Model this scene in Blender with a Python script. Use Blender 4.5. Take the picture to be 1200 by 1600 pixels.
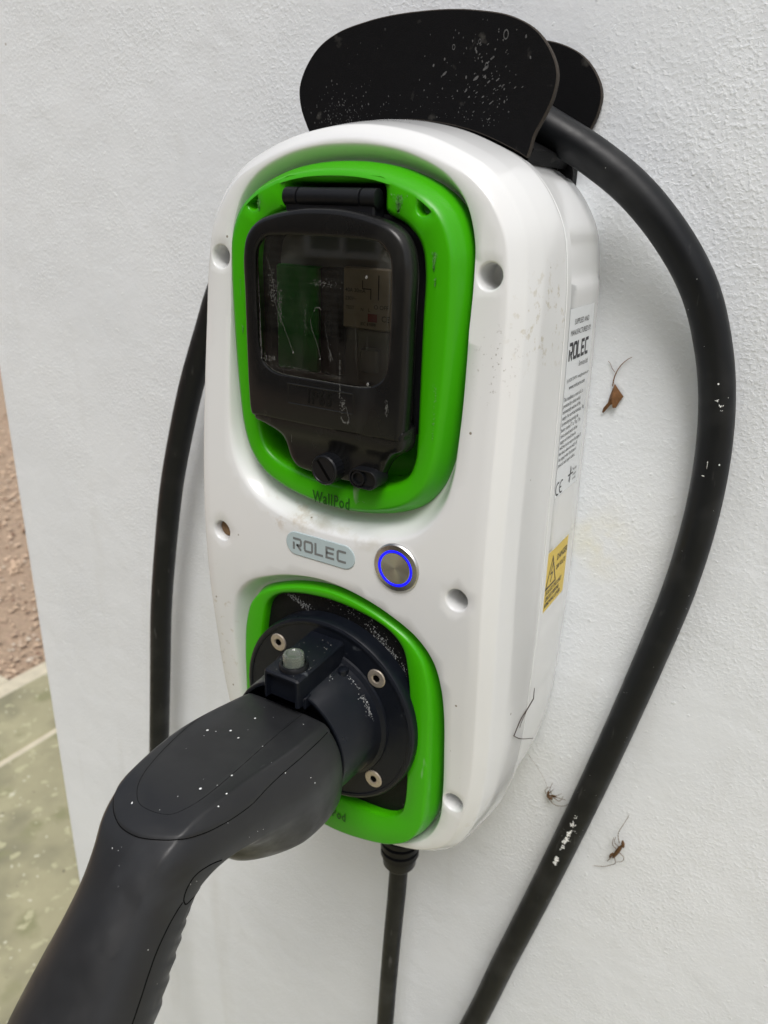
import bpy, bmesh, math, random
import numpy as np
from mathutils import Vector, Matrix, geometry
PI = math.pi
for o in list(bpy.data.objects): bpy.data.objects.remove(o)
S = bpy.context.scene; COL = S.collection

# ------------------------------------------------------------------ camera
cam = bpy.data.cameras.new('camera'); camo = bpy.data.objects.new('camera', cam); COL.objects.link(camo)
cx = Vector((0.85425, 0.51908, 0.02847)); cdn = Vector((0.21366, -0.30064, -0.92950)); cf = Vector((-0.47393, 0.80010, -0.36773))
cx.normalize(); cf.normalize(); cup = cx.cross(cf)
camo.matrix_world = Matrix(((cx.x, cup.x, -cf.x, .2286), (cx.y, cup.y, -cf.y, -.467), (cx.z, cup.z, -cf.z, 1.362), (0, 0, 0, 1)))
cam.sensor_fit = 'HORIZONTAL'; cam.sensor_width = 27; cam.lens = 27
cam.clip_start = .01; cam.clip_end = 300
cam.dof.use_dof = True; cam.dof.focus_distance = .40; cam.dof.aperture_fstop = 12
S.camera = camo
S.render.resolution_x = 768; S.render.resolution_y = 1024

# ------------------------------------------------------------------ sky, sun, exposure
SUN_EL, SUN_AZ = math.radians(58), math.radians(150)      # azimuth clockwise from +Y (into the wall)
w = bpy.data.worlds.new('World'); S.world = w; w.use_nodes = True
nt = w.node_tree; nt.nodes.clear()
sky = nt.nodes.new('ShaderNodeTexSky'); sky.sky_type = 'NISHITA'; sky.sun_disc = False
sky.sun_elevation = SUN_EL; sky.sun_rotation = SUN_AZ; sky.dust_density = 4; sky.air_density = 1; sky.altitude = 50
hs = nt.nodes.new('ShaderNodeHueSaturation'); hs.inputs['Saturation'].default_value = .5
bg = nt.nodes.new('ShaderNodeBackground'); bg.inputs['Strength'].default_value = .112
wo = nt.nodes.new('ShaderNodeOutputWorld')
nt.links.new(sky.outputs[0], hs.inputs['Color']); nt.links.new(hs.outputs[0], bg.inputs['Color']); nt.links.new(bg.outputs[0], wo.inputs['Surface'])
sl = bpy.data.lights.new('sun', 'SUN'); sl.energy = 1.3; sl.angle = math.radians(24); sl.color = (1, .985, .965)
so = bpy.data.objects.new('sun', sl); COL.objects.link(so)
sd = Vector((math.sin(SUN_AZ) * math.cos(SUN_EL), math.cos(SUN_AZ) * math.cos(SUN_EL), math.sin(SUN_EL)))
so.rotation_euler = sd.to_track_quat('Z', 'Y').to_euler(); so.location = (1, -3, 5)
S.view_settings.view_transform = 'Standard'; S.view_settings.look = 'None'; S.view_settings.gamma = 1
S.view_settings.use_curve_mapping = False; S.view_settings.exposure = 0.39

# ------------------------------------------------------------------ helpers
def U(x, y, z): return (x / 1000, -y / 1000, 1.2 + z / 1000)    # mm on the charger: x along wall, y out of wall, z up

class MB:
    def __init__(s): s.v = []; s.f = []; s.m = []; s.mat = 0
    def vert(s, p): s.v.append(tuple(float(c) for c in p)); return len(s.v) - 1
    def face(s, ids): s.f.append(tuple(ids)); s.m.append(s.mat)
    def loft(s, rings, cap0=False, cap1=False, closed=True, flip=False):
        ids = [[s.vert(p) for p in r] for r in rings]
        n = len(rings[0])
        for a, b in zip(ids, ids[1:]):
            for i in range(n if closed else n - 1):
                j = (i + 1) % n
                q = (a[i], a[j], b[j], b[i]); s.face(q[::-1] if flip else q)
        for on, r, fl in ((cap0, ids[0], True), (cap1, ids[-1], False)):
            if on:
                c = np.mean([s.v[k] for k in r], 0); ci = s.vert(c)
                for i in range(n):
                    j = (i + 1) % n
                    t = (r[i], r[j], ci)
                    if fl != flip: t = t[::-1]
                    s.face(t)
        return ids
    def box(s, x0, x1, y0, y1, z0, z1, b=0.0):
        # chamfered box in the same space as its numbers
        if b <= 0: b = min(x1 - x0, y1 - y0, z1 - z0) * .08
        rings = []
        for z, ins in ((z0, b), (z0 + b, 0), (z1 - b, 0), (z1, b)):
            r = []
            X0, X1, Y0, Y1 = x0 + ins, x1 - ins, y0 + ins, y1 - ins
            for (px, py, sx, sy) in ((X0, Y0, 1, 1), (X1, Y0, -1, 1), (X1, Y1, -1, -1), (X0, Y1, 1, -1)):
                if (sx, sy) in ((1, 1), (-1, -1)): r += [(px, py + sy * b, z), (px + sx * b, py, z)]
                else: r += [(px + sx * b, py, z), (px, py + sy * b, z)]
            rings.append(r)
        s.loft(rings, True, True)
    def tube(s, pts, rad, seg=10, cap=True):
        pts = [Vector(p) for p in pts]; n = len(pts)
        rad = rad if isinstance(rad, (list, tuple)) else [rad] * n
        t0 = (pts[1] - pts[0]).normalized(); up = Vector((0, 0, 1)) if abs(t0.z) < .9 else Vector((0, 1, 0))
        nrm = t0.cross(up).normalized(); rings = []
        for i, p in enumerate(pts):
            t = (pts[min(i + 1, n - 1)] - pts[max(i - 1, 0)]).normalized()
            nrm = (nrm - t * nrm.dot(t)).normalized(); bi = t.cross(nrm)
            rings.append([tuple(p + (nrm * math.cos(a) + bi * math.sin(a)) * rad[i]) for a in (2 * PI * k / seg for k in range(seg))])
        s.loft(rings, cap, cap)
    def build(s, name, mats, parent=None, smooth=True, unit=True, sharp=35):
        me = bpy.data.meshes.new(name)
        off = np.array(parent.location if parent is not None and parent.type == 'EMPTY' else ((0, 0, 0) if parent is None else parent_off(parent)))
        v = np.array(s.v, float).reshape(-1, 3)
        if unit: v = np.stack([v[:, 0] / 1000, -v[:, 1] / 1000, 1.2 + v[:, 2] / 1000], 1)
        v = v - off
        me.from_pydata([tuple(p) for p in v], [], [f for f in s.f])
        if not isinstance(mats, (list, tuple)): mats = [mats]
        for m in mats: me.materials.append(m)
        me.polygons.foreach_set('material_index', s.m)
        bm = bmesh.new(); bm.from_mesh(me)
        bmesh.ops.remove_doubles(bm, verts=bm.verts, dist=1e-6)
        bmesh.ops.recalc_face_normals(bm, faces=bm.faces)
        if smooth:
            for f in bm.faces: f.smooth = True
            for e in bm.edges:
                if len(e.link_faces) == 2 and e.calc_face_angle(0) > math.radians(sharp): e.smooth = False
        bm.to_mesh(me); bm.free()
        o = bpy.data.objects.new(name, me); COL.objects.link(o)
        if parent is not None: o.parent = parent
        return o
def parent_off(p):
    # a part of a thing: walk up to the Empty that carries the location
    while p.parent is not None: p = p.parent
    return tuple(p.location)

def tag(o, label=None, cat=None, group=None, kind=None):
    if label: o['label'] = label
    if cat: o['category'] = cat
    if group: o['group'] = group
    if kind: o['kind'] = kind
    return o
def empty(name, loc, label, cat, group=None):
    o = bpy.data.objects.new(name, None); COL.objects.link(o); o.location = loc; o.empty_display_size = .02
    return tag(o, label, cat, group)

def catmull(P, closed=True, sub=16):
    P = [np.array(p, float) for p in P]; n = len(P); out = []
    rng = range(n) if closed else range(n - 1)
    for i in rng:
        g = lambda k: P[k % n] if closed else P[min(max(k, 0), n - 1)]
        p0, p1, p2, p3 = g(i - 1), g(i), g(i + 1), g(i + 2)
        d = lambda a, b: max(np.linalg.norm(a - b) ** .5, 1e-6)
        t0 = 0; t1 = t0 + d(p0, p1); t2 = t1 + d(p1, p2); t3 = t2 + d(p2, p3)
        if t1 - t0 < 1e-5: m1 = (p2 - p1) * 1.0
        else: m1 = (t2 - t1) * ((p1 - p0) / (t1 - t0) - (p2 - p0) / (t2 - t0) + (p2 - p1) / (t2 - t1))
        if t3 - t2 < 1e-5: m2 = (p2 - p1) * 1.0
        else: m2 = (t2 - t1) * ((p2 - p1) / (t2 - t1) - (p3 - p1) / (t3 - t1) + (p3 - p2) / (t3 - t2))
        for k in range(sub):
            u = k / sub
            out.append((2 * u**3 - 3 * u**2 + 1) * p1 + (u**3 - 2 * u**2 + u) * m1 + (-2 * u**3 + 3 * u**2) * p2 + (u**3 - u**2) * m2)
    if not closed: out.append(P[-1])
    return np.array(out)
def resample(P, n, closed=True):
    Q = np.vstack([P, P[:1]]) if closed else P
    d = np.r_[0, np.cumsum(np.linalg.norm(np.diff(Q, axis=0), axis=1))]
    s = np.linspace(0, d[-1], n, endpoint=not closed)
    return np.stack([np.interp(s, d, Q[:, k]) for k in range(Q.shape[1])], 1)
def sym(half, n, smooth=True):
    full = list(half) + [(-x, z) for x, z in reversed(half) if x > 1e-6]
    P = catmull(full) if smooth else np.array(full, float)
    return resample(P, n)                      # clockwise seen from the front, starts at top centre
def normals(P):
    t = np.roll(P, -1, 0) - np.roll(P, 1, 0); t /= np.linalg.norm(t, axis=1)[:, None] + 1e-12
    return np.stack([-t[:, 1], t[:, 0]], 1)
def offset(P, d): return P + normals(P) * (np.asarray(d)[:, None] if np.ndim(d) else d)   # + is outward
def inside(P, X, Z):
    r = np.zeros(np.shape(X), bool); n = len(P)
    for i in range(n):
        x1, z1 = P[i]; x2, z2 = P[(i + 1) % n]
        if z1 == z2: continue
        c = ((z1 > Z) != (z2 > Z)) & (X < (x2 - x1) * (Z - z1) / (z2 - z1) + x1)
        r ^= c
    return r
def circ(x, z, r, n): return np.array([(x + r * math.sin(a), z + r * math.cos(a)) for a in (2 * PI * k / n for k in range(n))])

def sheet(mb, outer, oh, voids, wells, grid, hfun):
    """Triangulated face: outer loop with heights, voids (lists of (loop, heights), last loop is cut out),
    wells (same, but the last loop is closed by a fan), grid spacing of free points with hfun(x,z)."""
    V = []; H = []; E = []
    def loop(P, h):
        b = len(V)
        for p, q in zip(P, h): V.append(Vector((p[0], p[1]))); H.append(float(q))
        for i in range(len(P)): E.append((b + i, b + (i + 1) % len(P)))
    loop(outer, oh)
    for group in voids + wells:
        for P, h in group: loop(P, h)
    if grid:
        x0, z0 = outer.min(0); x1, z1 = outer.max(0)
        gx, gz = np.meshgrid(np.arange(x0, x1, grid), np.arange(z0, z1, grid)); gx = gx.ravel() + .37; gz = gz.ravel() + .21
        k = inside(offset(outer, -grid * .5), gx, gz)
        for group in voids + wells: k &= ~inside(offset(group[0][0], grid * .5), gx, gz)
        for a, b in zip(gx[k], gz[k]): V.append(Vector((a, b))); H.append(float(hfun(a, b)))
    r = geometry.delaunay_2d_cdt(V, E, [], 0, 1e-5)
    rv, rf, ov = r[0], r[2], r[3]
    h = [H[o[0]] if len(o) else float(hfun(v[0], v[1])) for o, v in zip(ov, rv)]
    C = np.array([[sum(rv[i][k] for i in f) / 3 for k in (0, 1)] for f in rf])
    keep = inside(outer, C[:, 0], C[:, 1])
    for group in voids: keep &= ~inside(group[-1][0], C[:, 0], C[:, 1])
    ids = [mb.vert((v[0], hh, v[1])) for v, hh in zip(rv, h)]
    for f, k in zip(rf, keep):
        if k: mb.face([ids[i] for i in f])

def text(mb, s, size, fn, align='LEFT', extrude=0, spacing=1.0, xscale=1.0, res=3, bold=0):
    c = bpy.data.curves.new('t', 'FONT'); c.body = s; c.size = size; c.align_x = align; c.extrude = extrude
    c.space_character = spacing; c.offset = bold; c.resolution_u = res
    o = bpy.data.objects.new('t', c); COL.objects.link(o)
    dg = bpy.context.evaluated_depsgraph_get(); me = o.evaluated_get(dg).to_mesh()
    b = len(mb.v)
    for v in me.vertices: mb.vert(fn(v.co.x * xscale, v.co.y, v.co.z))
    for p in me.polygons: mb.face([b + i for i in p.vertices])
    o.evaluated_get(dg).to_mesh_clear()
    bpy.data.objects.remove(o); bpy.data.curves.remove(c)
def stroke(mb, pts, wd, fn, closed=False):
    P = [np.array(p, float) for p in pts]; n = len(P); L = []; R = []
    for i, p in enumerate(P):
        a = P[i - 1] if (i or closed) else None; b = P[(i + 1) % n] if (i < n - 1 or closed) else None
        u = (p - a) / np.linalg.norm(p - a) if a is not None else None
        v = (b - p) / np.linalg.norm(b - p) if b is not None else None
        if u is None: u = v
        if v is None: v = u
        nu = np.array((-u[1], u[0])); nv = np.array((-v[1], v[0])); m = nu + nv; m /= np.linalg.norm(m)
        k = min(wd / 2 / max(m.dot(nu), .35), wd)
        L.append(p + m * k); R.append(p - m * k)
    li = [mb.vert(fn(q[0], q[1], 0)) for q in L]; ri = [mb.vert(fn(q[0], q[1], 0)) for q in R]
    for i in range(n if closed else n - 1):
        j = (i + 1) % n; mb.face((li[i], li[j], ri[j], ri[i]))
def rolec(mb, w, h, fn):
    """the maker's techno capitals, five letters in a w x h box"""
    lw = .19; g = w / 5.0
    L = {'R': [[(.08, 0), (.08, .62)], [(.0, .9), (.78, .9), (.86, .8), (.86, .5), (.78, .4), (.36, .4)], [(.42, .42), (.86, 0)]],
         'O': [[(.1, .2), (.1, .8), (.2, .9), (.8, .9), (.9, .8), (.9, .2), (.8, .1), (.2, .1), (.1, .2)]],
         'L': [[(.1, 1), (.1, .1), (.9, .1)]],
         'E': [[(.9, .9), (.1, .9), (.1, .1), (.9, .1)], [(.1, .5), (.85, .5)]],
         'C': [[(.95, .9), (.2, .9), (.1, .8), (.1, .2), (.2, .1), (.95, .1)]]}
    for i, c in enumerate('ROLEC'):
        for ln in L[c]:
            stroke(mb, [(i * g + x * g * .86, z * h) for x, z in ln], lw * h, fn)

# ------------------------------------------------------------------ materials
def mat(name, col, rough=.5, metal=0, spec=.5, coat=0, vary=.06, vscale=30, bump=0, bscale=200, bdist=.0003,
        spots=None, rvary=0, sheen=0, alpha=None, trans=0, ior=1.45):
    """procedural Principled material; spots = (colour, scale, threshold, softness[, stretch xyz])"""
    m = bpy.data.materials.new(name); m.use_nodes = True; N = m.node_tree.nodes; K = m.node_tree.links
    b = N['Principled BSDF']; b.inputs['Metallic'].default_value = metal; b.inputs['Roughness'].default_value = rough
    b.inputs['Specular IOR Level'].default_value = spec; b.inputs['Coat Weight'].default_value = coat; b.inputs['Coat Roughness'].default_value = .08
    b.inputs['IOR'].default_value = ior; b.inputs['Transmission Weight'].default_value = trans
    tc = N.new('ShaderNodeTexCoord'); P = tc.outputs['Object']
    nz = N.new('ShaderNodeTexNoise'); nz.inputs['Scale'].default_value = vscale; nz.inputs['Detail'].default_value = 6; K.new(P, nz.inputs['Vector'])
    mx = N.new('ShaderNodeMix'); mx.data_type = 'RGBA'
    mx.inputs['A'].default_value = (*[c * (1 - vary) for c in col], 1); mx.inputs['B'].default_value = (*[min(1, c * (1 + vary)) for c in col], 1)
    K.new(nz.outputs['Fac'], mx.inputs['Factor']); out = mx.outputs['Result']
    for sp in (spots or []):
        c2, sc, th, soft = sp[:4]
        v = P
        if len(sp) > 4:
            mp = N.new('ShaderNodeMapping'); mp.inputs['Scale'].default_value = sp[4]; K.new(P, mp.inputs['Vector']); v = mp.outputs[0]
        n2 = N.new('ShaderNodeTexNoise'); n2.inputs['Scale'].default_value = sc; n2.inputs['Detail'].default_value = 3; K.new(v, n2.inputs['Vector'])
        r = N.new('ShaderNodeMapRange'); r.inputs['From Min'].default_value = th; r.inputs['From Max'].default_value = th + soft; K.new(n2.outputs['Fac'], r.inputs['Value'])
        m2 = N.new('ShaderNodeMix'); m2.data_type = 'RGBA'; m2.inputs['B'].default_value = (*c2, 1)
        K.new(r.outputs[0], m2.inputs['Factor']); K.new(out, m2.inputs['A']); out = m2.outputs['Result']
    K.new(out, b.inputs['Base Color'])
    if rvary:
        r = N.new('ShaderNodeMapRange'); r.inputs['To Min'].default_value = rough - rvary; r.inputs['To Max'].default_value = rough + rvary
        r.inputs['From Min'].default_value = .3; r.inputs['From Max'].default_value = .7
        n3 = N.new('ShaderNodeTexNoise'); n3.inputs['Scale'].default_value = vscale * 2.3; n3.inputs['Detail'].default_value = 8; K.new(P, n3.inputs['Vector'])
        K.new(n3.outputs['Fac'], r.inputs['Value']); K.new(r.outputs[0], b.inputs['Roughness'])
    if bump:
        n4 = N.new('ShaderNodeTexNoise'); n4.inputs['Scale'].default_value = bscale; n4.inputs['Detail'].default_value = 5; K.new(P, n4.inputs['Vector'])
        bp = N.new('ShaderNodeBump'); bp.inputs['Strength'].default_value = bump; bp.inputs['Distance'].default_value = bdist
        K.new(n4.outputs['Fac'], bp.inputs['Height']); K.new(bp.outputs[0], b.inputs['Normal'])
    return m

M = {}
M['white'] = mat('white_plastic', (.725, .735, .735), .18, coat=.45, vary=.012, vscale=9)
M['green'] = mat('green_plastic', (.044, .365, .001), .30, spec=.4, vary=.05, vscale=25, bump=.05, bscale=400, bdist=.0001,
                 spots=[((.20, .42, .16), 55, .70, .03, (1, 1, .25))])
M['black'] = mat('black_plastic', (.006, .0065, .008), .42, spec=.3, vary=.2, rvary=.1, bump=.12, bscale=1500, bdist=.0001)
M['gun'] = mat('gun_plastic', (.019, .0197, .021), .37, spec=.38, vary=.2, vscale=45, rvary=.09, bump=.4, bscale=2600, bdist=.00008,
               spots=[((.035, .037, .040), 38, .56, .25, (1, .25, 1)), ((.06, .062, .065), 210, .74, .04, (1, .12, 1))])
M['collar'] = mat('collar_plastic', (.0055, .007, .011), .36, spec=.32, vary=.25, vscale=60, rvary=.09, bump=.08, bscale=900, bdist=.0001,
                  spots=[((.10, .11, .12), 70, .72, .12)])
M['rough_black'] = mat('textured_black_plastic', (.004, .004, .0045), .5, spec=.25, vary=.3, bump=1, bscale=1400, bdist=.0006, spots=[((.16, .16, .15), 420, .70, .03)])
M['felt'] = mat('black_rubber_sheet', (.0035, .0035, .004), .6, spec=.16, vary=.3, vscale=120, bump=.5, bscale=1600, bdist=.0003,
                spots=[((.05, .048, .043), 90, .66, .12)])
M['edge'] = mat('worn_black_edge', (.032, .025, .019), .8, vary=.4, vscale=400, bump=.5, bscale=1500)
M['mark'] = mat('dried_water_mark', (.085, .085, .085), .8, vary=.6, vscale=900)
M['drip'] = mat('chalky_drip', (.16, .16, .15), .8, vary=.5, vscale=900)
M['dust'] = mat('plaster_dust', (.30, .31, .31), .9, vary=.5, vscale=900)
M['paint'] = mat('white_paint_mark', (.78, .79, .78), .7, vary=.1)
M['rubber'] = mat('cable_rubber', (.006, .007, .0085), .42, spec=.34, vary=.25, vscale=45, rvary=.08, bump=.15, bscale=700, bdist=.0002,
                  spots=[((.022, .023, .024), 30, .52, .25), ((.05, .05, .05), 160, .66, .1, (1, 1, .2))])
M['lid'] = mat('smoked_lid_frame', (.0078, .0078, .0079), .24, spec=.3, vary=.25, vscale=80, bump=.1, bscale=500, bdist=.0001,
               spots=[((.034, .034, .033), 35, .56, .22, (1, 1, .35))])
M['steel'] = mat('brushed_steel', (.52, .49, .45), .26, metal=1, vary=.1, vscale=300, bump=.1, bscale=900)
M['screw'] = mat('screw_steel', (.52, .46, .38), .42, metal=.75, vary=.25, vscale=600, bump=.3, bscale=1200)
M['hole'] = mat('dark_recess', (.0015, .0015, .0015), .8, spec=.05)
M['badge'] = mat('silver_badge', (.42, .51, .53), .30, vary=.05, vscale=80)
M['badge_ink'] = mat('grey_badge_letters', (.17, .18, .18), .5)
M['green_ink'] = mat('darker_green_letters', (.008, .095, .002), .5)
M['sticker'] = mat('white_vinyl', (.74, .77, .79), .35, vary=.02)
M['ink'] = mat('black_ink', (.025, .025, .03), .5)
M['yellow'] = mat('yellow_vinyl', (.72, .52, .06), .4, vary=.05)
M['cream'] = mat('printed_cream_plate', (.44, .38, .31), .5, vary=.15, vscale=90)
M['module'] = mat('grey_breaker', (.24, .25, .25), .5, vary=.1)
M['dkgreen'] = mat('dark_green_module', (.018, .33, .035), .4)
M['redink'] = mat('red_print', (.25, .02, .015), .5)
M['brown'] = mat('dead_leaf', (.16, .075, .028), .8, vary=.7, vscale=500, bump=.6, bscale=900)
M['insect'] = mat('dry_insect', (.10, .050, .018), .6, vary=.6, vscale=900)
M['twig'] = mat('dark_twig', (.035, .02, .015), .8)
M['dirt'] = mat('brown_dirt', (.20, .12, .06), .9, vary=.5, vscale=600)
def button_glass():
    m = mat('clear_button', (.40, .45, .38), .10, trans=.75, vary=.02); return m
M['clear'] = button_glass()
def emission(name, c, st):
    m = bpy.data.materials.new(name); m.use_nodes = True; b = m.node_tree.nodes['Principled BSDF']
    b.inputs['Base Color'].default_value = (*c, 1); b.inputs['Emission Color'].default_value = (*c, 1); b.inputs['Emission Strength'].default_value = st * .85
    return m
M['led'] = emission('blue_led', (.006, .006, 1), 1.1)
def pane():
    m = bpy.data.materials.new('smoked_window'); m.use_nodes = True; N = m.node_tree.nodes; K = m.node_tree.links; N.remove(N['Principled BSDF'])
    t = N.new('ShaderNodeBsdfTransparent'); t.inputs[0].default_value = (.70, .69, .64, 1)
    g = N.new('ShaderNodeBsdfGlossy'); g.inputs['Roughness'].default_value = .02; g.inputs['Color'].default_value = (1, 1, 1, 1)
    f = N.new('ShaderNodeFresnel'); f.inputs[0].default_value = 1.6
    mx = N.new('ShaderNodeMixShader'); K.new(f.outputs[0], mx.inputs[0]); K.new(t.outputs[0], mx.inputs[1]); K.new(g.outputs[0], mx.inputs[2])
    d = N.new('ShaderNodeBsdfDiffuse'); d.inputs[0].default_value = (.12, .12, .11, 1)
    tc = N.new('ShaderNodeTexCoord'); mp = N.new('ShaderNodeMapping'); mp.inputs['Scale'].default_value = (1, 1, .3)
    nz = N.new('ShaderNodeTexNoise'); nz.inputs['Scale'].default_value = 60; nz.inputs['Detail'].default_value = 5
    K.new(tc.outputs['Object'], mp.inputs[0]); K.new(mp.outputs[0], nz.inputs['Vector'])
    r = N.new('ShaderNodeMapRange'); r.inputs['From Min'].default_value = .45; r.inputs['From Max'].default_value = .8; r.inputs['To Max'].default_value = .15
    K.new(nz.outputs['Fac'], r.inputs['Value'])
    m2 = N.new('ShaderNodeMixShader'); K.new(r.outputs[0], m2.inputs[0]); K.new(mx.outputs[0], m2.inputs[1]); K.new(d.outputs[0], m2.inputs[2])
    K.new(m2.outputs[0], N['Material Output'].inputs['Surface']); return m
M['pane'] = pane()

def stained_white():
    """cover plastic with brown dirt in the waist dish and scuffs on the upper right shoulder"""
    m = M['white'].copy(); m.name = 'white_cover_plastic'; N = m.node_tree.nodes; K = m.node_tree.links; b = N['Principled BSDF']
    src = b.inputs['Base Color'].links[0].from_socket
    tc = [n for n in N if n.type == 'TEX_COORD'][0].outputs['Object']
    for (cx_, cy_, cz_), rad, col, sc, th, st, amt in (
        ((-.035, -.13, -.006), (.035, .05, .012), (.46, .38, .28), 110, .55, .10, .5),
        ((.0, -.13, -.008), (.05, .05, .008), (.50, .47, .38), 60, .50, .20, .6),
        ((.101, -.10, .115), (.016, .05, .03), (.50, .46, .36), 190, .56, .08, .7),
        ((.088, -.12, .095), (.013, .05, .022), (.30, .28, .25), 420, .60, .05, .8),
        ((.10, -.10, -.19), (.02, .05, .03), (.55, .51, .42), 150, .55, .12, .5),
        ((-.088, -.13, -.10), (.012, .05, .06), (.45, .40, .30), 200, .60, .06, .6)):
        mp = N.new('ShaderNodeMapping'); mp.vector_type = 'TEXTURE'; mp.inputs['Location'].default_value = (cx_, cy_, cz_); mp.inputs['Scale'].default_value = rad
        K.new(tc, mp.inputs[0]); ln = N.new('ShaderNodeVectorMath'); ln.operation = 'LENGTH'; K.new(mp.outputs[0], ln.inputs[0])
        r = N.new('ShaderNodeMapRange'); r.inputs['From Min'].default_value = 1; r.inputs['From Max'].default_value = .4; K.new(ln.outputs['Value'], r.inputs['Value'])
        nz = N.new('ShaderNodeTexNoise'); nz.inputs['Scale'].default_value = sc; nz.inputs['Detail'].default_value = 7; nz.inputs['Roughness'].default_value = .65; K.new(tc, nz.inputs['Vector'])
        r2 = N.new('ShaderNodeMapRange'); r2.inputs['From Min'].default_value = th; r2.inputs['From Max'].default_value = th + st; r2.inputs['To Max'].default_value = amt; K.new(nz.outputs['Fac'], r2.inputs['Value'])
        mu = N.new('ShaderNodeMath'); mu.operation = 'MULTIPLY'; K.new(r.outputs[0], mu.inputs[0]); K.new(r2.outputs[0], mu.inputs[1])
        mx = N.new('ShaderNodeMix'); mx.data_type = 'RGBA'; mx.inputs['B'].default_value = (*col, 1); K.new(mu.outputs[0], mx.inputs['Factor']); K.new(src, mx.inputs['A']); src = mx.outputs['Result']
    # sparse dark specks
    vo = N.new('ShaderNodeTexVoronoi'); vo.inputs['Scale'].default_value = 55; K.new(tc, vo.inputs['Vector'])
    r = N.new('ShaderNodeMapRange'); r.inputs['From Min'].default_value = .045; r.inputs['From Max'].default_value = .03; K.new(vo.outputs['Distance'], r.inputs['Value'])
    mx = N.new('ShaderNodeMix'); mx.data_type = 'RGBA'; mx.inputs['B'].default_value = (.25, .22, .18, 1); K.new(r.outputs[0], mx.inputs['Factor']); K.new(src, mx.inputs['A'])
    K.new(mx.outputs['Result'], b.inputs['Base Color'])
    return m
M['cover'] = stained_white()

def wall_mat():
    m = bpy.data.materials.new('white_masonry_paint'); m.use_nodes = True; N = m.node_tree.nodes; K = m.node_tree.links; b = N['Principled BSDF']
    b.inputs['Roughness'].default_value = .55; b.inputs['Specular IOR Level'].default_value = .35
    tc = N.new('ShaderNodeTexCoord'); P = tc.outputs['Object']
    def noise(s, d=4, dist=0, ro=.5):
        n = N.new('ShaderNodeTexNoise'); n.inputs['Scale'].default_value = s; n.inputs['Detail'].default_value = d; n.inputs['Distortion'].default_value = dist; n.inputs['Roughness'].default_value = ro
        K.new(P, n.inputs['Vector']); return n.outputs['Fac']
    def mr(s, a, c, t0=0, t1=1):
        r = N.new('ShaderNodeMapRange'); r.inputs['From Min'].default_value = a; r.inputs['From Max'].default_value = c; r.inputs['To Min'].default_value = t0; r.inputs['To Max'].default_value = t1
        K.new(s, r.inputs['Value']); return r.outputs[0]
    def math_(op, a, c):
        n = N.new('ShaderNodeMath'); n.operation = op
        for i, q in enumerate((a, c)):
            if isinstance(q, (int, float)): n.inputs[i].default_value = q
            else: K.new(q, n.inputs[i])
        return n.outputs[0]
    mx = N.new('ShaderNodeMix'); mx.data_type = 'RGBA'; mx.inputs['A'].default_value = (.765, .795, .825, 1); mx.inputs['B'].default_value = (.81, .84, .868, 1)
    K.new(mr(noise(6, 5), .35, .65), mx.inputs['Factor'])
    # faint yellowish stain beside the charger
    mp = N.new('ShaderNodeMapping'); mp.vector_type = 'TEXTURE'; mp.inputs['Location'].default_value = (.115, 0, 1.165); mp.inputs['Scale'].default_value = (.03, .1, .035); K.new(P, mp.inputs[0])
    ln = N.new('ShaderNodeVectorMath'); ln.operation = 'LENGTH'; K.new(mp.outputs[0], ln.inputs[0])
    st = math_('MULTIPLY', mr(ln.outputs['Value'], 1, .2), mr(noise(40, 4), .4, .65, 0, .5))
    m2 = N.new('ShaderNodeMix'); m2.data_type = 'RGBA'; m2.inputs['B'].default_value = (.78, .75, .55, 1); K.new(st, m2.inputs['Factor']); K.new(mx.outputs['Result'], m2.inputs['A'])
    # sparse brown flecks and a few grubby runs
    vo = N.new('ShaderNodeTexVoronoi'); vo.inputs['Scale'].default_value = 10; K.new(P, vo.inputs['Vector'])
    m3 = N.new('ShaderNodeMix'); m3.data_type = 'RGBA'; m3.inputs['B'].default_value = (.30, .24, .18, 1); K.new(mr(vo.outputs['Distance'], .016, .009, 0, .85), m3.inputs['Factor']); K.new(m2.outputs['Result'], m3.inputs['A'])
    mp2 = N.new('ShaderNodeMapping'); mp2.inputs['Scale'].default_value = (1, 1, .12); K.new(P, mp2.inputs[0])
    n9 = N.new('ShaderNodeTexNoise'); n9.inputs['Scale'].default_value = 22; n9.inputs['Detail'].default_value = 5; K.new(mp2.outputs[0], n9.inputs['Vector'])
    m4 = N.new('ShaderNodeMix'); m4.data_type = 'RGBA'; m4.inputs['B'].default_value = (.60, .60, .57, 1); K.new(mr(n9.outputs['Fac'], .60, .80, 0, .35), m4.inputs['Factor']); K.new(m3.outputs['Result'], m4.inputs['A'])
    K.new(m4.outputs['Result'], b.inputs['Base Color'])
    lumps = mr(noise(27, 3, .3), .3, .75)
    knock = mr(noise(400, 3, .2), .45, .75)
    nubs = mr(noise(210, 1), .68, .76)
    fine = noise(900, 3)
    amp = mr(noise(9, 3), .35, .65, .2, 1.0)
    h = math_('ADD', math_('MULTIPLY', lumps, 1.35), math_('MULTIPLY', math_('MULTIPLY', knock, amp), .62))
    h = math_('ADD', h, math_('MULTIPLY', nubs, .35)); h = math_('ADD', h, math_('MULTIPLY', fine, .10))
    bp = N.new('ShaderNodeBump'); bp.inputs['Strength'].default_value = .52; bp.inputs['Distance'].default_value = .0009; K.new(h, bp.inputs['Height'])
    K.new(bp.outputs[0], b.inputs['Normal']); return m
M['wall'] = wall_mat()

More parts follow.
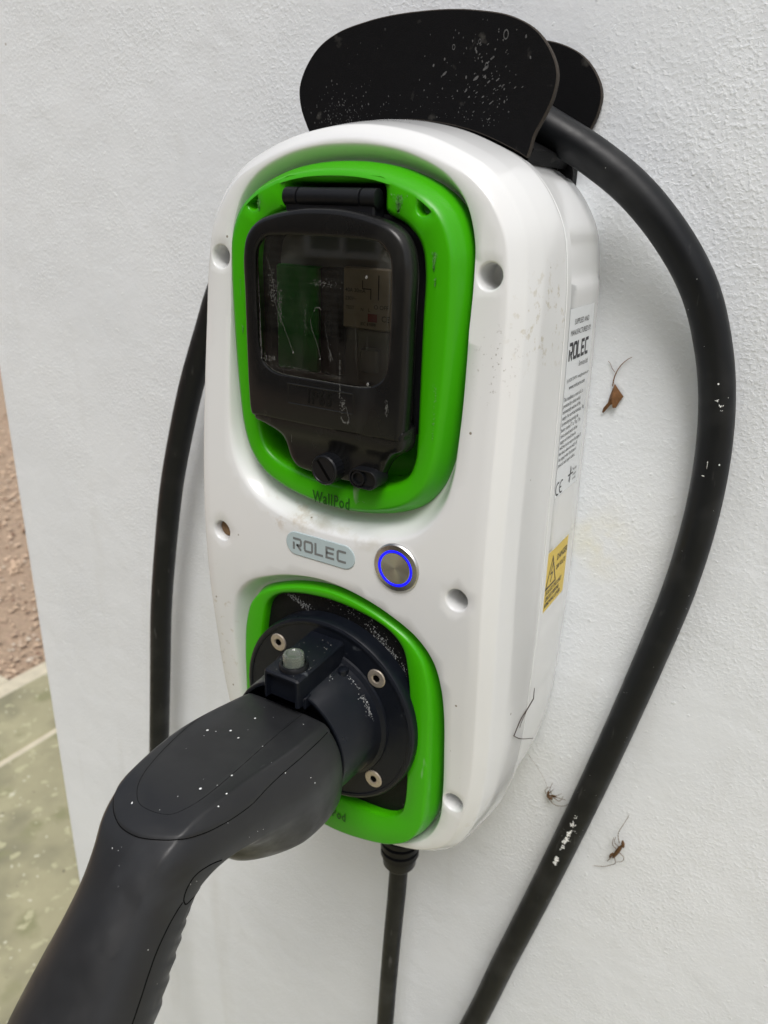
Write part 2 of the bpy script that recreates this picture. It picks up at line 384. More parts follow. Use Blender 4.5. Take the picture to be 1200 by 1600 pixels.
def slab_mat():
    m = mat('sandstone_slab', (.37, .345, .215), .9, vary=.30, vscale=7, bump=.5, bscale=40, bdist=.003,
            spots=[((.22, .21, .135), 6, .49, .2), ((.27, .265, .145), 11, .57, .12), ((.47, .45, .28), 27, .61, .04), ((.60, .58, .43), 46, .665, .03), ((.12, .10, .07), 60, .72, .03)])
    return m
M['slab'] = slab_mat()
M['mortar'] = mat('pale_mortar', (.62, .56, .42), .95, vary=.25, vscale=30, bump=.5, bscale=200, bdist=.002)
M['earth'] = mat('reddish_grit', (.42, .31, .215), .95, vary=.5, vscale=60, bump=1, bscale=120, bdist=.006, spots=[((.42, .29, .22), 90, .58, .08)])
M['stones'] = mat('gravel_chips', (.56, .42, .30), .9, vary=.6, vscale=14, spots=[((.60, .52, .42), 19, .58, .05), ((.24, .15, .10), 23, .60, .05)])
# ------------------------------------------------------------------ setting: wall, ground, paving, gravel
wl = MB()
X0, X1, Y0, Y1, Z0, Z1, r = -.512, 6.0, 0, .42, -.2, 4.2, .006
prof = [(X1, Y0)] + [(X0 + r - r * math.sin(a), Y0 + r - r * math.cos(a)) for a in np.linspace(0, PI / 2, 7)] + [(X0, Y1), (X1, Y1)]
wl.loft([[(px, py, z) for px, py in prof] for z in (Z0, Z1)], True, True)
wo_ = wl.build('rendered_wall', M['wall'], unit=False)
tag(wo_, 'white painted rendered wall with lumpy texture behind the charger', 'wall')

gr = MB(); gr.face([gr.vert(p) for p in ((-90, -90, -.03), (90, -90, -.03), (90, 90, -.03), (-90, 90, -.03))])
tag(gr.build('ground', M['earth'], unit=False, smooth=False), kind='structure')
random.seed(5)
mo = MB(); mo.box(-1.745, 9, -6, 6, -.028, -.004, .004); mo.box(-1.90, -1.745, -.6, .66, -.028, -.005, .004)
tag(mo.build('mortar_bed', M['mortar'], unit=False), kind='structure')
pv = MB()
def slab(x0, x1, y0, y1):
    g = .011
    pv.box(x0 + g, x1 - g, y0 + g, y1 - g, -.02, random.uniform(-.001, .002), .004)
# a narrow edging course, then big flags
for a, b in zip([-6, -5, -4.2, -3.4, -2.5, -1.6, -.8, -.1, 1.25, 2.1, 3, 4, 5], [-5, -4.2, -3.4, -2.5, -1.6, -.8, -.1, 1.25, 2.1, 3, 4, 5, 6]): slab(-1.69, -1.42, a, b)
slab(-1.86, -1.70, .05, .615); slab(-1.86, -1.70, -.6, .05)
for c in range(9):
    x = -1.42 + c * .95
    for k in range(10):
        y = -5.35 + k * 1.2 - .35 * (c % 2); slab(x, x + .95, y, y + 1.2)
tag(pv.build('paving', M['slab'], unit=False), kind='structure')
gv = MB(); rnd = random.Random(3)
for i in range(5200):
    x = -1.73 - rnd.random() ** 1.5 * 2.9; yy = rnd.uniform(.1, 2.6)
    if x > -1.91 and yy < .67: continue
    s = rnd.uniform(.006, .015) * (1 + .3 * (x < -2.4)); z = (-.027 if x < -1.73 else 0) + rnd.uniform(0, .012) * (x < -1.73)
    pts = []
    for a in range(5):
        an = a * 2 * PI / 5 + rnd.random(); q = s * rnd.uniform(.6, 1); pts.append((x + q * math.cos(an), yy + q * math.sin(an), z + rnd.uniform(0, .003)))
    top = gv.vert((x + rnd.uniform(-.3, .3) * s, yy + rnd.uniform(-.3, .3) * s, z + s * rnd.uniform(.5, .9)))
    ids = [gv.vert(p) for p in pts]
    for a in range(5): gv.face((ids[a], ids[(a + 1) % 5], top))
tag(gv.build('gravel', M['stones'], unit=False, smooth=False), 'reddish brown gravel beyond the edge of the paving', 'gravel', kind='stuff')

# ------------------------------------------------------------------ brick house across the yard (seen mirrored in the flap and the glossy plastic)
def brick():
    m = mat('brown_brick', (.2, .15, .1), .9); N = m.node_tree.nodes; K = m.node_tree.links; b = N['Principled BSDF']
    br = N.new('ShaderNodeTexBrick'); br.inputs['Scale'].default_value = 1; br.inputs['Brick Width'].default_value = .23; br.inputs['Row Height'].default_value = .078; br.inputs['Mortar Size'].default_value = .012
    br.inputs['Color1'].default_value = (.24, .18, .11, 1); br.inputs['Color2'].default_value = (.15, .11, .075, 1); br.inputs['Mortar'].default_value = (.36, .32, .25, 1)
    tc = N.new('ShaderNodeTexCoord'); mp = N.new('ShaderNodeMapping'); mp.inputs['Rotation'].default_value = (PI / 2, 0, 0); K.new(tc.outputs['Object'], mp.inputs[0]); K.new(mp.outputs[0], br.inputs['Vector'])
    K.new(br.outputs['Color'], b.inputs['Base Color']); return m
hs0 = empty('brick_house', (-3, -7.2, 0), 'brown brick house opposite, seen mirrored in the smoked flap window', 'house')
def wpart(name, bx_, m_, parent, b=.005):
    q = MB(); q.box(*bx_, b); return q.build(name, m_, parent, unit=False)
BRK = brick(); wx0, wx1, wz0, wz1 = -5.15, -4.15, .85, 1.95
for bx_ in ((-11, wx0, -7.5, -7, 0, 5.4), (wx1, 5, -7.5, -7, 0, 5.4), (wx0, wx1, -7.5, -7, 0, wz0), (wx0, wx1, -7.5, -7, wz1, 5.4)): hw_ = wpart('brick_wall', bx_, BRK, hs0, .001)
rf_ = MB(); rf_.loft([[(-11.3, -6.7, 5.4), (5.3, -6.7, 5.4), (5.3, -9.5, 7.2), (-11.3, -9.5, 7.2)], [(-11.3, -6.7, 5.5), (5.3, -6.7, 5.5), (5.3, -9.5, 7.3), (-11.3, -9.5, 7.3)]], True, True)
rf_.build('roof', mat('roof_slate', (.06, .06, .065), .8, vary=.3), hs0, smooth=False, unit=False)
wn = wpart('window', (wx0, wx1, -7.12, -7.08, wz0, wz1), mat('window_glass', (.10, .14, .14), .05), hs0, .002)
FRM = mat('white_frame', (.8, .8, .78), .4)
for bx_ in ((wx0, wx0 + .07, -7.06, -7.0, wz0, wz1), (wx1 - .07, wx1, -7.06, -7.0, wz0, wz1), (wx0 + .07, wx1 - .07, -7.06, -7.0, wz0, wz0 + .07), (wx0 + .07, wx1 - .07, -7.06, -7.0, wz1 - .07, wz1), (-4.68, -4.62, -7.06, -7.0, wz0 + .07, wz1 - .07)): wpart('window_frame', bx_, FRM, wn, .004)

# ------------------------------------------------------------------ charger: the box on the wall
ch = empty('wall_charger', U(0, 0, 0), 'white and green car charging box with smoked flap, fixed to the rendered wall', 'charger')
NP = 420
SEAM = sym([(0, 205), (20, 203.5), (42, 199), (61, 192), (73, 186), (83, 178), (91, 168), (98, 154), (102, 131), (104, 93), (105, 60),
            (106.3, 0), (107.4, -66), (107, -103), (106, -140), (103, -170), (97, -194), (87, -213), (68, -228), (42, -236.5), (20, -239), (0, -240)], NP)
def T(z): return 141 - 14 * (1 - math.exp(-(z + 20) ** 2 / 16200))
def ring(P, y): return [(p[0], (y(p[1]) if callable(y) else y), p[1]) for p in P]
def hw(z):
    h = SEAM[:NP // 2]; return float(np.interp(-z, -h[:, 1], h[:, 0]))

# green insert outlines
GU = sym([(0, 183), (20, 181.8), (37, 178), (54, 170.5), (64, 161), (70, 147), (71.5, 131), (71.2, 100), (69.5, 65), (66.5, 40), (61, 25.5), (50, 13.5), (29, 5), (0, 1.5)], 300)
GUo = sym([(0, 161), (27, 159.5), (40, 155), (48, 147), (50.8, 135), (50.8, 113), (50.8, 80), (50.8, 53), (50, 42), (46.5, 33), (39.3, 27.5), (27, 23.8), (0, 20.8)], 300)
GL = sym([(0, -43.5), (20, -46), (38, -51.5), (55, -60.2), (64.5, -71), (69.5, -87), (71.5, -105), (72, -130), (71.8, -165), (69.8, -188), (62, -205), (48, -216), (26, -223.5), (0, -227)], 300)
GLo = sym([(0, -53.5), (26, -56.5), (40, -61.5), (48, -69), (52, -84), (54, -103), (54.3, -140), (54, -176), (51, -186), (43, -191.5), (20, -194.5), (0, -195.3)], 300)
def rim(P, side, top, bot):
    n = normals(P); d = side + np.where(n[:, 1] > 0, top - side, bot - side) * np.abs(n[:, 1]) ** 1.5
    return d
dU, dL = rim(GU, 2.1, 8, 12), rim(GL, 5, 4, 3)
dU += 5.5 * np.clip((110 - GU[:, 1]) / 80, 0, 1) * np.clip(np.abs(normals(GU)[:, 0]), 0, 1)
dL += 5 * np.clip(-normals(GL)[:, 0], 0, 1)
HR = [(81.2, 134.5), (-81.2, 134.5), (81, -27), (-81, -27), (83.5, -167)]
cv = MB(); inner = offset(SEAM, -12.5)
def dish(G, d, deep):
    out = []; nG = normals(G)
    for t, k in ((0, 0), (.10, .03), (.22, .12), (.36, .28), (.52, .5), (.68, .72), (.84, .90), (1, 1)):
        P = offset(G, d * (1 - t)); out.append((P, [T(p[1]) - deep * k * (1 - .4 * max(0, q[1])) for p, q in zip(P, nG)]))
    P = offset(G, -4.0); out.append((P, [T(p[1]) - deep * (1 - .4 * max(0, q[1])) - .5 for p, q in zip(P, nG)])); return out
wells = []
for hx, hz in HR:
    g = []
    for rr, dd in ((7.0, 0), (6.6, .2), (6.15, .8), (5.85, 2.0), (5.75, 4), (5.5, 15), (4.6, 16), (2, 16.2)):
        g.append((circ(hx, hz, rr, 36), [T(hz) * .35 + T(hz + rr * math.cos(2 * PI * k / 36)) * .65 - dd if False else T(hz + rr * math.cos(2 * PI * k / 36)) - dd for k in range(36)]))
    wells.append(g)
sheet(cv, inner, [T(p[1]) - .25 for p in inner], [dish(GU, dU, 15), dish(GL, dL, 13)], wells, 5.5, lambda a, b: T(b))
rg = []
for ins, yy in ((12.5, lambda z: T(z) - .25), (11.8, lambda z: T(z) - .55), (11.1, lambda z: T(z) - 1.1), (6.1, lambda z: T(z) - 7.0), (5.5, lambda z: T(z) - 8.0), (5.1, lambda z: T(z) - 9.3),
                (2.9, lambda z: T(z) - 20.5), (2.6, lambda z: T(z) - 22.3), (2.35, lambda z: T(z) - 24.5), (.7, 92), (.25, 86), (0, 84.2), (.1, 83.2), (.6, 82.6), (6, 82.4)):
    rg.append(ring(offset(SEAM, -ins), yy))
cv.loft(rg)
cover = cv.build('front_cover', M['cover'], ch, sharp=60)
dm = MB()                                                    # dirt packed in the mid left screw hole
dm.loft([[(-81 + q * math.cos(a), yq, -27 + q * math.sin(a)) for a in np.linspace(0, 2 * PI, 20, endpoint=False)] for q, yq in ((5.95, 134.0), (5.2, 135.6), (3, 136.4))], cap1=True)
dm.build('mud_plug', M['dirt'], ch)

# back box
bb = MB(); rg = []
for yy, ins in ((82.3, 8), (81.4, 5.2), (80.4, 5.0), (80.2, 1.3), (79.6, .8), (73.6, .9), (73.2, 1.4), (72.4, 3.0), (60, 2.9), (35, 3.1), (20, 3.8), (9, 5.6), (3, 7.4), (.2, 8.6)):
    P = offset(SEAM, -ins); n = normals(SEAM); r_ = []
    for p, q in zip(P, n):
        k = 0
        if 12 < yy < 73 and abs(q[0]) > .6:
            f = lambda a, b, s=2.0: 1 / (1 + math.exp(-(p[1] - a) / s)) * 1 / (1 + math.exp((p[1] - b) / s))
            k = 1.25 * f(-21, 128, .9) - 1.0 * f(130, 150, .9) + .7 * f(151, 400, 1) + .5 * f(-120, -74)
        r_.append((p[0] + q[0] * k, yy, p[1] + q[1] * k))
    rg.append(r_)
bb.loft(rg, cap1=True)
box = bb.build('back_box', M['white'], ch, sharp=40)
def xside(y, z):
    k = 1.25 if -21 < z < 128 else 0
    return float(hw(z)) - np.interp(y, [3, 9, 20, 35, 60, 79], [7.4, 5.6, 3.8, 3.1, 2.9, 2.9]) + k + .22

# green inserts
def insert(G, Go, base, top, deep=100, dimples=(), bev=7.2, lip=3.2):
    g = MB(); rr = []
    for ins, yy in ((0, base - 16), (0, base - 2), (.5, base + .8), (1.8, base + 4.2), (3.6, base + 7.2), (5.4, top - .7), (7.2, top - .1)): rr.append(ring(offset(G, -ins * bev / 7.2), yy))
    g.loft(rr)
    A = offset(G, -bev)
    op = Go
    rings_in = [(lip, top - .6), (lip * .56, top - 1.2), (lip * .22, top - 2.4), (.1, top - 4.2), (0, top - 8), (-.6, deep)]
    B = offset(op, lip)
    wl_ = []
    for dx, dz in dimples:
        wl_.append([(circ(dx, dz, rr_, 24), [top - .3 - dd] * 24) for rr_, dd in ((4.6, 0), (4.0, .5), (3.4, 2), (2.6, 5), (1, 5.6))])
    sheet(g, A, [top - .1] * len(A), [[(B, [top - .6] * len(B))]], wl_, 0, lambda a, b: top - .3)
    g.loft([ring(offset(op, o), yy) for o, yy in rings_in], flip=True)
    return g
NT = 28.6
GUn = []
for p in GUo: GUn.append(p)
# hinge notch: lift the middle of the top edge
GUn = np.array(GUn)
half = [(0, 172.6), (24, 172.6), (27.0, 172.2), (28.2, 170.5), (28.6, 163), (29.0, 160.4), (31, 158.9), (40, 155), (48, 147), (50.8, 135), (50.8, 113), (50.8, 80), (50.8, 53), (50, 42), (46.5, 33), (39.3, 27.5), (27, 23.8), (0, 20.8)]
GUn = sym(half, 420)
g = insert(GU, GUn, 127, 139, dimples=((50, 163), (-50, 163)), deep=108)
DG = mat('dusty_green', (.13, .38, .09), .75, vary=.3, vscale=500)
rg_ = random.Random(4)
g.mat = 1
for x, z, wd, ln, n_ in ((37, 164, 3.4, 8, 210), (35.5, 155, 1.0, 4, 40), (-45.5, 162, 1.6, 5, 70), (57, 140, 1.6, 8, 90), (58, 131, .6, 4, 25), (8, 172.5, 9, 1.0, 60), (-15, 173, 5, .8, 30), (-60, 120, .7, 9, 26), (-59.5, 98, .8, 4, 30), (12, 13.2, 20, 2.6, 26), (61, 70, 1.5, 30, 40)):
    for _ in range(n_):
        v_ = rg_.random(); xx = x + rg_.gauss(0, .42) * wd * (1.15 - v_ if ln > 3 else 1); zz_ = z + ln * (.5 - v_); r_ = rg_.uniform(.1, .34)
        if inside(offset(GUn, 3.4), np.array([xx]), np.array([zz_]))[0] or not inside(offset(GU, -6.5), np.array([xx]), np.array([zz_]))[0]: continue
        g.face([g.vert((xx + r_ * rg_.uniform(.6, 1) * math.cos(t), 139.06, zz_ + 1.5 * r_ * rg_.uniform(.6, 1) * math.sin(t))) for t in np.linspace(0, 2 * PI, 6, endpoint=False)])
g.mat = 0
gu = g.build('flap_surround', [M['green'], DG], ch, sharp=50)
g = insert(GL, GLo, 126, 139, deep=118, bev=4.6, lip=1.8)
gl = g.build('socket_surround', M['green'], ch, sharp=50)
for par, tz, nm in ((gu, 7.3, 1), (gl, -212.0, 2)):          # raised product word moulded in the green
    tm = MB(); text(tm, 'WallPod', 9.6, lambda x, y, z: (x, 139.12, tz + y), 'CENTER', spacing=1.16, xscale=.66, bold=.2)
    tm.build('moulded_word', M['green_ink'], par, smooth=False)

# well behind the flap
wb = MB(); wb.face([wb.vert(p) for p in ((-60, 109, 12), (60, 109, 12), (60, 109, 180), (-60, 109, 180))])
hs_ = sym([(0, 160), (30, 158.5), (46, 150), (50.2, 138), (50.2, 110), (50.2, 75), (50.0, 56), (30, 53), (0, 53)], 160)
wb.loft([ring(hs_, 109.3), ring(hs_, 131), ring(offset(hs_, -1.5), 132), ring(offset(hs_, -5), 132), ring(offset(hs_, -5.5), 122)])
wb.build('flap_housing', M['black'], ch)
fl = MB(); fl.face([fl.vert(p) for p in ((-49, 116, 16), (49, 116, 16), (49, 116, 60), (-49, 116, 60))])
fl.build('well_floor', M['green'], ch, smooth=False)

# breakers and printed plate behind the window
bp = MB(); bp.face([bp.vert(p) for p in ((-46, 122.5, 56), (46, 122.5, 56), (46, 122.5, 158), (-46, 122.5, 158))])
pl = bp.build('inner_panel', M['module'], ch, smooth=False)
q = MB(); q.box(-42, -14.5, 124, 131, 78, 133, .8); q.build('green_module', M['dkgreen'], ch)
q = MB(); q.box(-13, -1.5, 124, 131, 78, 133, .6)
q.box(-9, -5, 131, 133, 98, 112, .8); q.build('breaker', M['hole'], ch)
q = MB(); q.box(0, 29, 123, 129, 104, 134, .6); lab = q.build('printed_plate', M['cream'], ch)
q = MB()
q.box(8, 27, 123, 127.5, 76, 103.6, .6); q.box(12, 23, 127.5, 132, 82, 95, 1.2); bk = q.build('breaker', M['module'], ch)
q = MB()
F = lambda x0, z0: (lambda x, y, z: (x0 + x, 129.3, z0 + y))
for s_, x_, z_, h_ in (('40A 30mA', 1.5, 122, 2.8), ('230V~', 1.5, 118, 2.6), ('TEST', 2.0, 113.5, 2.4), ('N    L', 11, 113, 2.4), ('O OFF', 19, 114.5, 3.0), ('CE', 23.5, 108.6, 4.2), ('IEC 61008', 11, 106, 2.2)):
    text(q, s_, h_, F(x_, z_))
stroke(q, [(12, 128), (12, 124), (17, 124), (17, 119)], .5, lambda x, z, _: (x, 129.3, z)); stroke(q, [(21.5, 131), (21.5, 119)], .6, lambda x, z, _: (x, 129.3, z))
q.build('printing', M['ink'], lab, smooth=False)
q = MB(); q.face([q.vert(p) for p in ((15.5, 129.35, 108), (21, 129.35, 108), (21, 129.35, 112), (15.5, 129.35, 112))]); q.build('red_mark', M['redink'], lab, smooth=False)

# flap (smoked, hinged at the top)
LID = sym([(0, 162), (12, 161.6), (28, 159), (40, 155), (47, 148.5), (50.0, 139), (50.2, 118), (50.2, 90), (50.0, 70), (49.0, 56), (47.5, 53.0), (40, 52.6), (20, 52.4), (0, 52.3)], 260)
WIN = sym([(0, 148.8), (24, 148.4), (34, 147.0), (39.5, 141), (40.6, 132), (40.6, 105), (39.8, 92), (37, 84), (30, 79.8), (15, 79), (0, 79)], 260)
ld = MB()
PR = offset(LID, -3.4)
rr = [ring(offset(LID, -3.5), 139), ring(offset(LID, -1.2), 139.3), ring(offset(LID, -.5), 140.5), ring(offset(LID, -.15), 144.5), ring(offset(LID, -.6), 146.6), ring(offset(LID, -1.3), 148.0), ring(offset(LID, -2.3), 149.2), ring(PR, 149.7)]
ld.loft(rr)
Wo = offset(WIN, 1.2)
sheet(ld, PR, [149.7] * len(PR), [[(Wo, [149.8] * len(Wo))]], [], 0, lambda a, b: 149.75)
ld.loft([ring(Wo, 149.8), ring(offset(WIN, .5), 149.6), ring(WIN, 149.2), ring(WIN, 147)])
# apron below the raised part, drawn down to the knob
AP = [(-47.5, 60), (-47.3, 55), (-46.3, 51), (-40, 48.8), (-33, 45.5), (-28.5, 40), (-25.5, 32), (-21, 27), (-13, 25.4), (0, 24.6), (20, 25), (32, 27), (34.5, 33), (38, 40), (43, 44.5), (48, 48), (49.6, 51.5), (50, 55), (50, 60)]
AP = resample(np.vstack([catmull(AP, False), [(0, 60.5)]]), 200)
if True:
    A2 = offset(AP, 0)
    s_ = 1 if inside(AP, np.array([A2.mean(0)[0] + 0.0]), np.array([45.0]))[0] else 1
    ar = sum(AP[i][0] * AP[(i + 1) % 200][1] - AP[(i + 1) % 200][0] * AP[i][1] for i in range(200))
    if ar > 0: AP = AP[::-1]
ah = lambda b: 144.6 + 4.3 / (1 + math.exp(-(b - 46.5) / 1.9))
ld.loft([ring(AP, 136), ring(AP, 140.5), ring(offset(AP, -.8), lambda z: ah(z) - 1.9), ring(offset(AP, -2.2), lambda z: ah(z) - .6), ring(offset(AP, -4.5), lambda z: ah(z))], cap1=False)
A3 = offset(AP, -4.5); sheet(ld, A3, [ah(p[1]) for p in A3], [], [], 1.6, lambda a, b: ah(b))
# embossed frame round the rating mark
for a, b in (((-20.5, 75), (20.5, 75)), ((-20.5, 64.6), (20.5, 64.6)), ((-20.5, 64.6), (-20.5, 75)), ((20.5, 64.6), (20.5, 75))):
    ld.tube([(a[0], 149.6, a[1]), (b[0], 149.6, b[1])], .45, 6)
# chalky drips and scuffs on the flap
ld.mat = 1; rd = random.Random(8)
def drip(mb, pts, r0, r1, y):
    P_ = np.array(pts, float); d_ = np.r_[0, np.cumsum(np.linalg.norm(np.diff(P_, axis=0), axis=1))]; u_ = 0
    while u_ < d_[-1]:
        f_ = u_ / d_[-1]; rr_ = r0 + (r1 - r0) * f_; x = np.interp(u_, d_, P_[:, 0]) + rd.gauss(0, .3) * rr_; z = np.interp(u_, d_, P_[:, 1]); s_ = rr_ * rd.uniform(.25, .75); k = 6
        if rd.random() < .8: mb.face([mb.vert((x + s_ * rd.uniform(.6, 1) * math.cos(2 * PI * j / k), y, z + (s_ + .12) * rd.uniform(.8, 1.6) * math.sin(2 * PI * j / k))) for j in range(k)])
        u_ += max(.12, rr_ * .45)
def smear(mb, cx_, cz_, w_, h_, n, y, s0=.12, s1=.4):
    for _ in range(n):
        x = cx_ + rd.gauss(0, .4) * w_; z = cz_ + rd.gauss(0, .4) * h_; s = rd.uniform(s0, s1)
        k = rd.randint(4, 6); a0 = rd.random() * 6
        ids = [mb.vert((x + s * rd.uniform(.5, 1) * math.cos(a0 + 2 * PI * j / k), y, z + s * 1.5 * rd.uniform(.5, 1) * math.sin(a0 + 2 * PI * j / k))) for j in range(k)]
        mb.face(ids)
YS = 149.45
for pts, r0, r1 in (([(-33.4, 138), (-29.6, 129), (-27.9, 115), (-24, 107), (-20, 98), (-16.9, 91.7)], .05, .22), ([(-5.7, 109), (-4.8, 104), (-1.5, 97), (.1, 90.4)], .22, .10), ([(-3.6, 113), (-2.4, 115), (-.6, 115.4), (.8, 114.4)], .12, .2),
                    ([(2.9, 108), (4.4, 101), (5.5, 96), (8.0, 90.5)], .06, .14), ([(-38.6, 128), (-38.4, 115), (-37.9, 86)], .10, .5),
                    ([(39.6, 140), (39.9, 128), (38.6, 104)], .30, .08), ([(21, 112), (21.6, 102), (22, 90)], .08, .12), ([(28, 106), (28.2, 96)], .06, .12),
                    ([(-36, 84.5), (-28, 80.4), (0, 79.2), (24, 79.2), (31, 80.2)], .07, .13)):
    c_ = catmull(pts, False, 6); c_[1:-1] += np.array([[rd.gauss(0, .12), 0] for _ in range(len(c_) - 2)]); drip(ld, [tuple(p) for p in c_], r0, r1, YS + (.55 if pts[0][1] < 85 else 0))
for sx, sz, sl, sw in ((12.5, 86, 9, .5), (14.5, 69, 5.5, 1.9), (40.5, 71, 5, 1.3)):                 # pale tear-shaped stains
    smear(ld, sx, sz, sw, sl, 60, 149.75 if sz > 75 else 149.9, .08, .3)
smear(ld, -29, 123, 3.5, 11, 110, YS + .05, .08, .3); smear(ld, -25, 112, 2.5, 14, 120, YS + .05, .08, .28); smear(ld, 2, 127, 9, 2.5, 90, YS + .05, .08, .25); smear(ld, 36, 140, 4, 6, 80, YS + .1, .06, .2)
smear(ld, 6.5, 92, 1.2, 5, 60, YS + .05, .06, .2); smear(ld, -9, 108, 1.0, 9, 60, YS + .05, .05, .16); smear(ld, -38.3, 98, .7, 12, 90, YS + .05, .06, .22)
smear(ld, -15, 83, 22, 2, 120, 149.55, .08, .22); smear(ld, 8, 82, 12, 2, 60, 149.55, .08, .22)
smear(ld, -32, 87, 5, 3, 40, 149.55)
for x, z, s in ((29, 81, 1.0), (27, 131.5, .9), (.2, 90, .5), (-16.8, 91.4, .5)): ld.loft([[(x + s * q_ * .7 * math.cos(a), yq, z + s * q_ * math.sin(a)) for a in np.linspace(0, 2 * PI, 10, endpoint=False)] for q_, yq in ((1, YS), (.7, YS + .4))], cap1=True)
drip(ld, [(12.5, 82), (12.8, 76), (12.4, 72)], .15, .4, 149.9); drip(ld, [(16.5, 68), (18.5, 62), (18.2, 60)], .25, .4, 150.0); drip(ld, [(13.4, 62), (15.0, 59.6), (17.6, 59.6), (18.3, 61)], .5, .75, 149.8)
drip(ld, [(-24.5, 55.2), (-22.5, 54.5), (-21.2, 50), (-21.0, 42)], .16, .14, 146.6); drip(ld, [(44.4, 66), (44.9, 61)], .12, .1, 148.2); drip(ld, [(45.2, 55), (47.4, 53.4)], .55, .4, 147.5)
smear(ld, 0, 154.5, 40, 4, 30, 149.3, .08, .25)
lid = ld.build('flap', [M['lid'], M['drip']], ch, sharp=40)
q = MB(); q.loft([ring(WIN, 148.6)], cap1=True); q.build('flap_window', M['pane'], lid, smooth=False)
q = MB(); text(q, 'IP65', 10.2, lambda x, y, z: (x, 150.0, 66.6 + y), 'CENTER', xscale=.74, spacing=1.2, bold=.28); q.build('rating_mark', mat('moulded_rating', (.0035, .0035, .0036), .45, spec=.25), lid, smooth=False)
# hinge barrel
q = MB()
for a, b in ((-27, -18.5), (-18.2, 18.2), (18.5, 27)):
    q.loft([[(x, 139.5 + rr_ * math.cos(t), 166 + rr_ * math.sin(t)) for t in np.linspace(0, 2 * PI, 28, endpoint=False)] for x, rr_ in ((a, 3.6), (a + .4, 4.6), (b - .4, 4.6), (b, 3.6))], True, True)
q.box(-26, 26, 133, 142.5, 154, 166, .8); q.build('hinge', M['black'], ch)
# knob with a slot
q = MB(); kx, kz = 4.2, 32.2; n = 48
def kr(r_, y_, kn=0): return [(kx + (r_ + kn * (k % 2)) * math.cos(2 * PI * k / n), y_, kz + (r_ + kn * (k % 2)) * math.sin(2 * PI * k / n)) for k in range(n)]
q.loft([kr(8.0, 140, .35), kr(8.0, 151.6, .35), kr(7.6, 152.4), kr(6.9, 152.5), kr(6.6, 152.1), kr(6.2, 152.1)], cap1=True)
kn = q.build('flap_knob', M['black'], lid, sharp=30)
q = MB(); d = Vector((.62, 0, -.78)); e = Vector((.78, 0, .62))
def kp(a, b, y_): v = d * a + e * b; return (kx + v.x, y_, kz + v.z)
q.loft([[kp(-6.3, -.75, y_), kp(6.3, -.75, y_), kp(6.3, .75, y_), kp(-6.3, .75, y_)] for y_ in (152.05, 152.25)], True, True); q.build('slot', M['hole'], kn, smooth=False)
# padlock eye
q = MB()
def stad(cx_, cz_, L, r_, y_, n=16):
    return [(cx_ + L / 2 + r_ * math.cos(t), y_, cz_ + r_ * math.sin(t)) for t in np.linspace(-PI / 2, PI / 2, n)] + [(cx_ - L / 2 + r_ * math.cos(t), y_, cz_ + r_ * math.sin(t)) for t in np.linspace(PI / 2, 3 * PI / 2, n)]
q.loft([stad(27, 31.2, 6.5, 5.4, 138), stad(27, 31.2, 6.5, 5.4, 149.4), stad(27, 31.2, 6.5, 5.0, 150), stad(27, 31.2, 6.5, 4.3, 150)])
q.loft([stad(27, 31.2, 6.5, 4.3, 150), stad(27, 31.2, 6.5, 4.2, 148.6)], cap1=True)
q.loft([[(24.4 + rr_ * math.cos(t), y_, 31.2 + rr_ * math.sin(t)) for t in np.linspace(0, 2 * PI, 24, endpoint=False)] for rr_, y_ in ((4.0, 148.6), (3.9, 150.2), (3.1, 150.2), (3.0, 148.9))])
q.build('padlock_eye', M['black'], lid)

# badge
bx, bz = -6.2, -20.7; yb = T(-20) + .02
q = MB(); q.loft([stad(bx, bz, 48 - 14.6, 7.3, yb), stad(bx, bz, 48 - 14.6, 7.3, yb + .35), stad(bx, bz, 48 - 14.6, 6.9, yb + .6), stad(bx, bz, 48 - 14.6, 6.5, yb + .6)], cap1=True)
bd = q.build('maker_badge', M['badge'], ch, sharp=30)
q = MB(); rolec(q, 38.5, 7.6, lambda x, z, _: (bx - 18.8 + x, yb + .72, bz - 3.8 + z)); q.build('badge_letters', M['badge_ink'], bd, smooth=False)
# push button
ux, uz = 44.5, -18.0; q = MB()
def uc(r_, y_, n=64): return [(ux + r_ * math.cos(t), y_, uz + r_ * math.sin(t)) for t in np.linspace(0, 2 * PI, n, endpoint=False)]
q.loft([uc(13.9, yb - .2), uc(13.9, yb + .7), uc(13.2, yb + 1.5), uc(10.6, yb + 1.9), uc(10.5, yb + 1.2), uc(9.2, yb + 1.2), uc(9.1, yb + 1.8), uc(8.8, yb + 1.95)], cap1=True)
M['turned'] = mat('turned_steel', (.56, .55, .54), .24, metal=1, vary=.15, vscale=20)
m = M['turned']; N = m.node_tree.nodes; K = m.node_tree.links; b = N['Principled BSDF']; b.inputs['Anisotropic'].default_value = .85
tg = N.new('ShaderNodeTangent'); tg.direction_type = 'RADIAL'; tg.axis = 'Y'; K.new(tg.outputs[0], b.inputs['Tangent'])
# a mesh whose own origin is the button centre, so the turning marks run round it
bo = q.build('push_button', M['turned'], ch, sharp=25)
off_ = Vector(U(ux, yb, uz)) - ch.location
for v in bo.data.vertices: v.co -= off_
bo.location = off_
q = MB(); q.loft([uc(10.45, yb + 1.3), uc(10.2, yb + 1.85), uc(9.5, yb + 1.85), uc(9.25, yb + 1.3)])
lo = q.build('light_ring', M['led'], bo)
lo.location = -off_

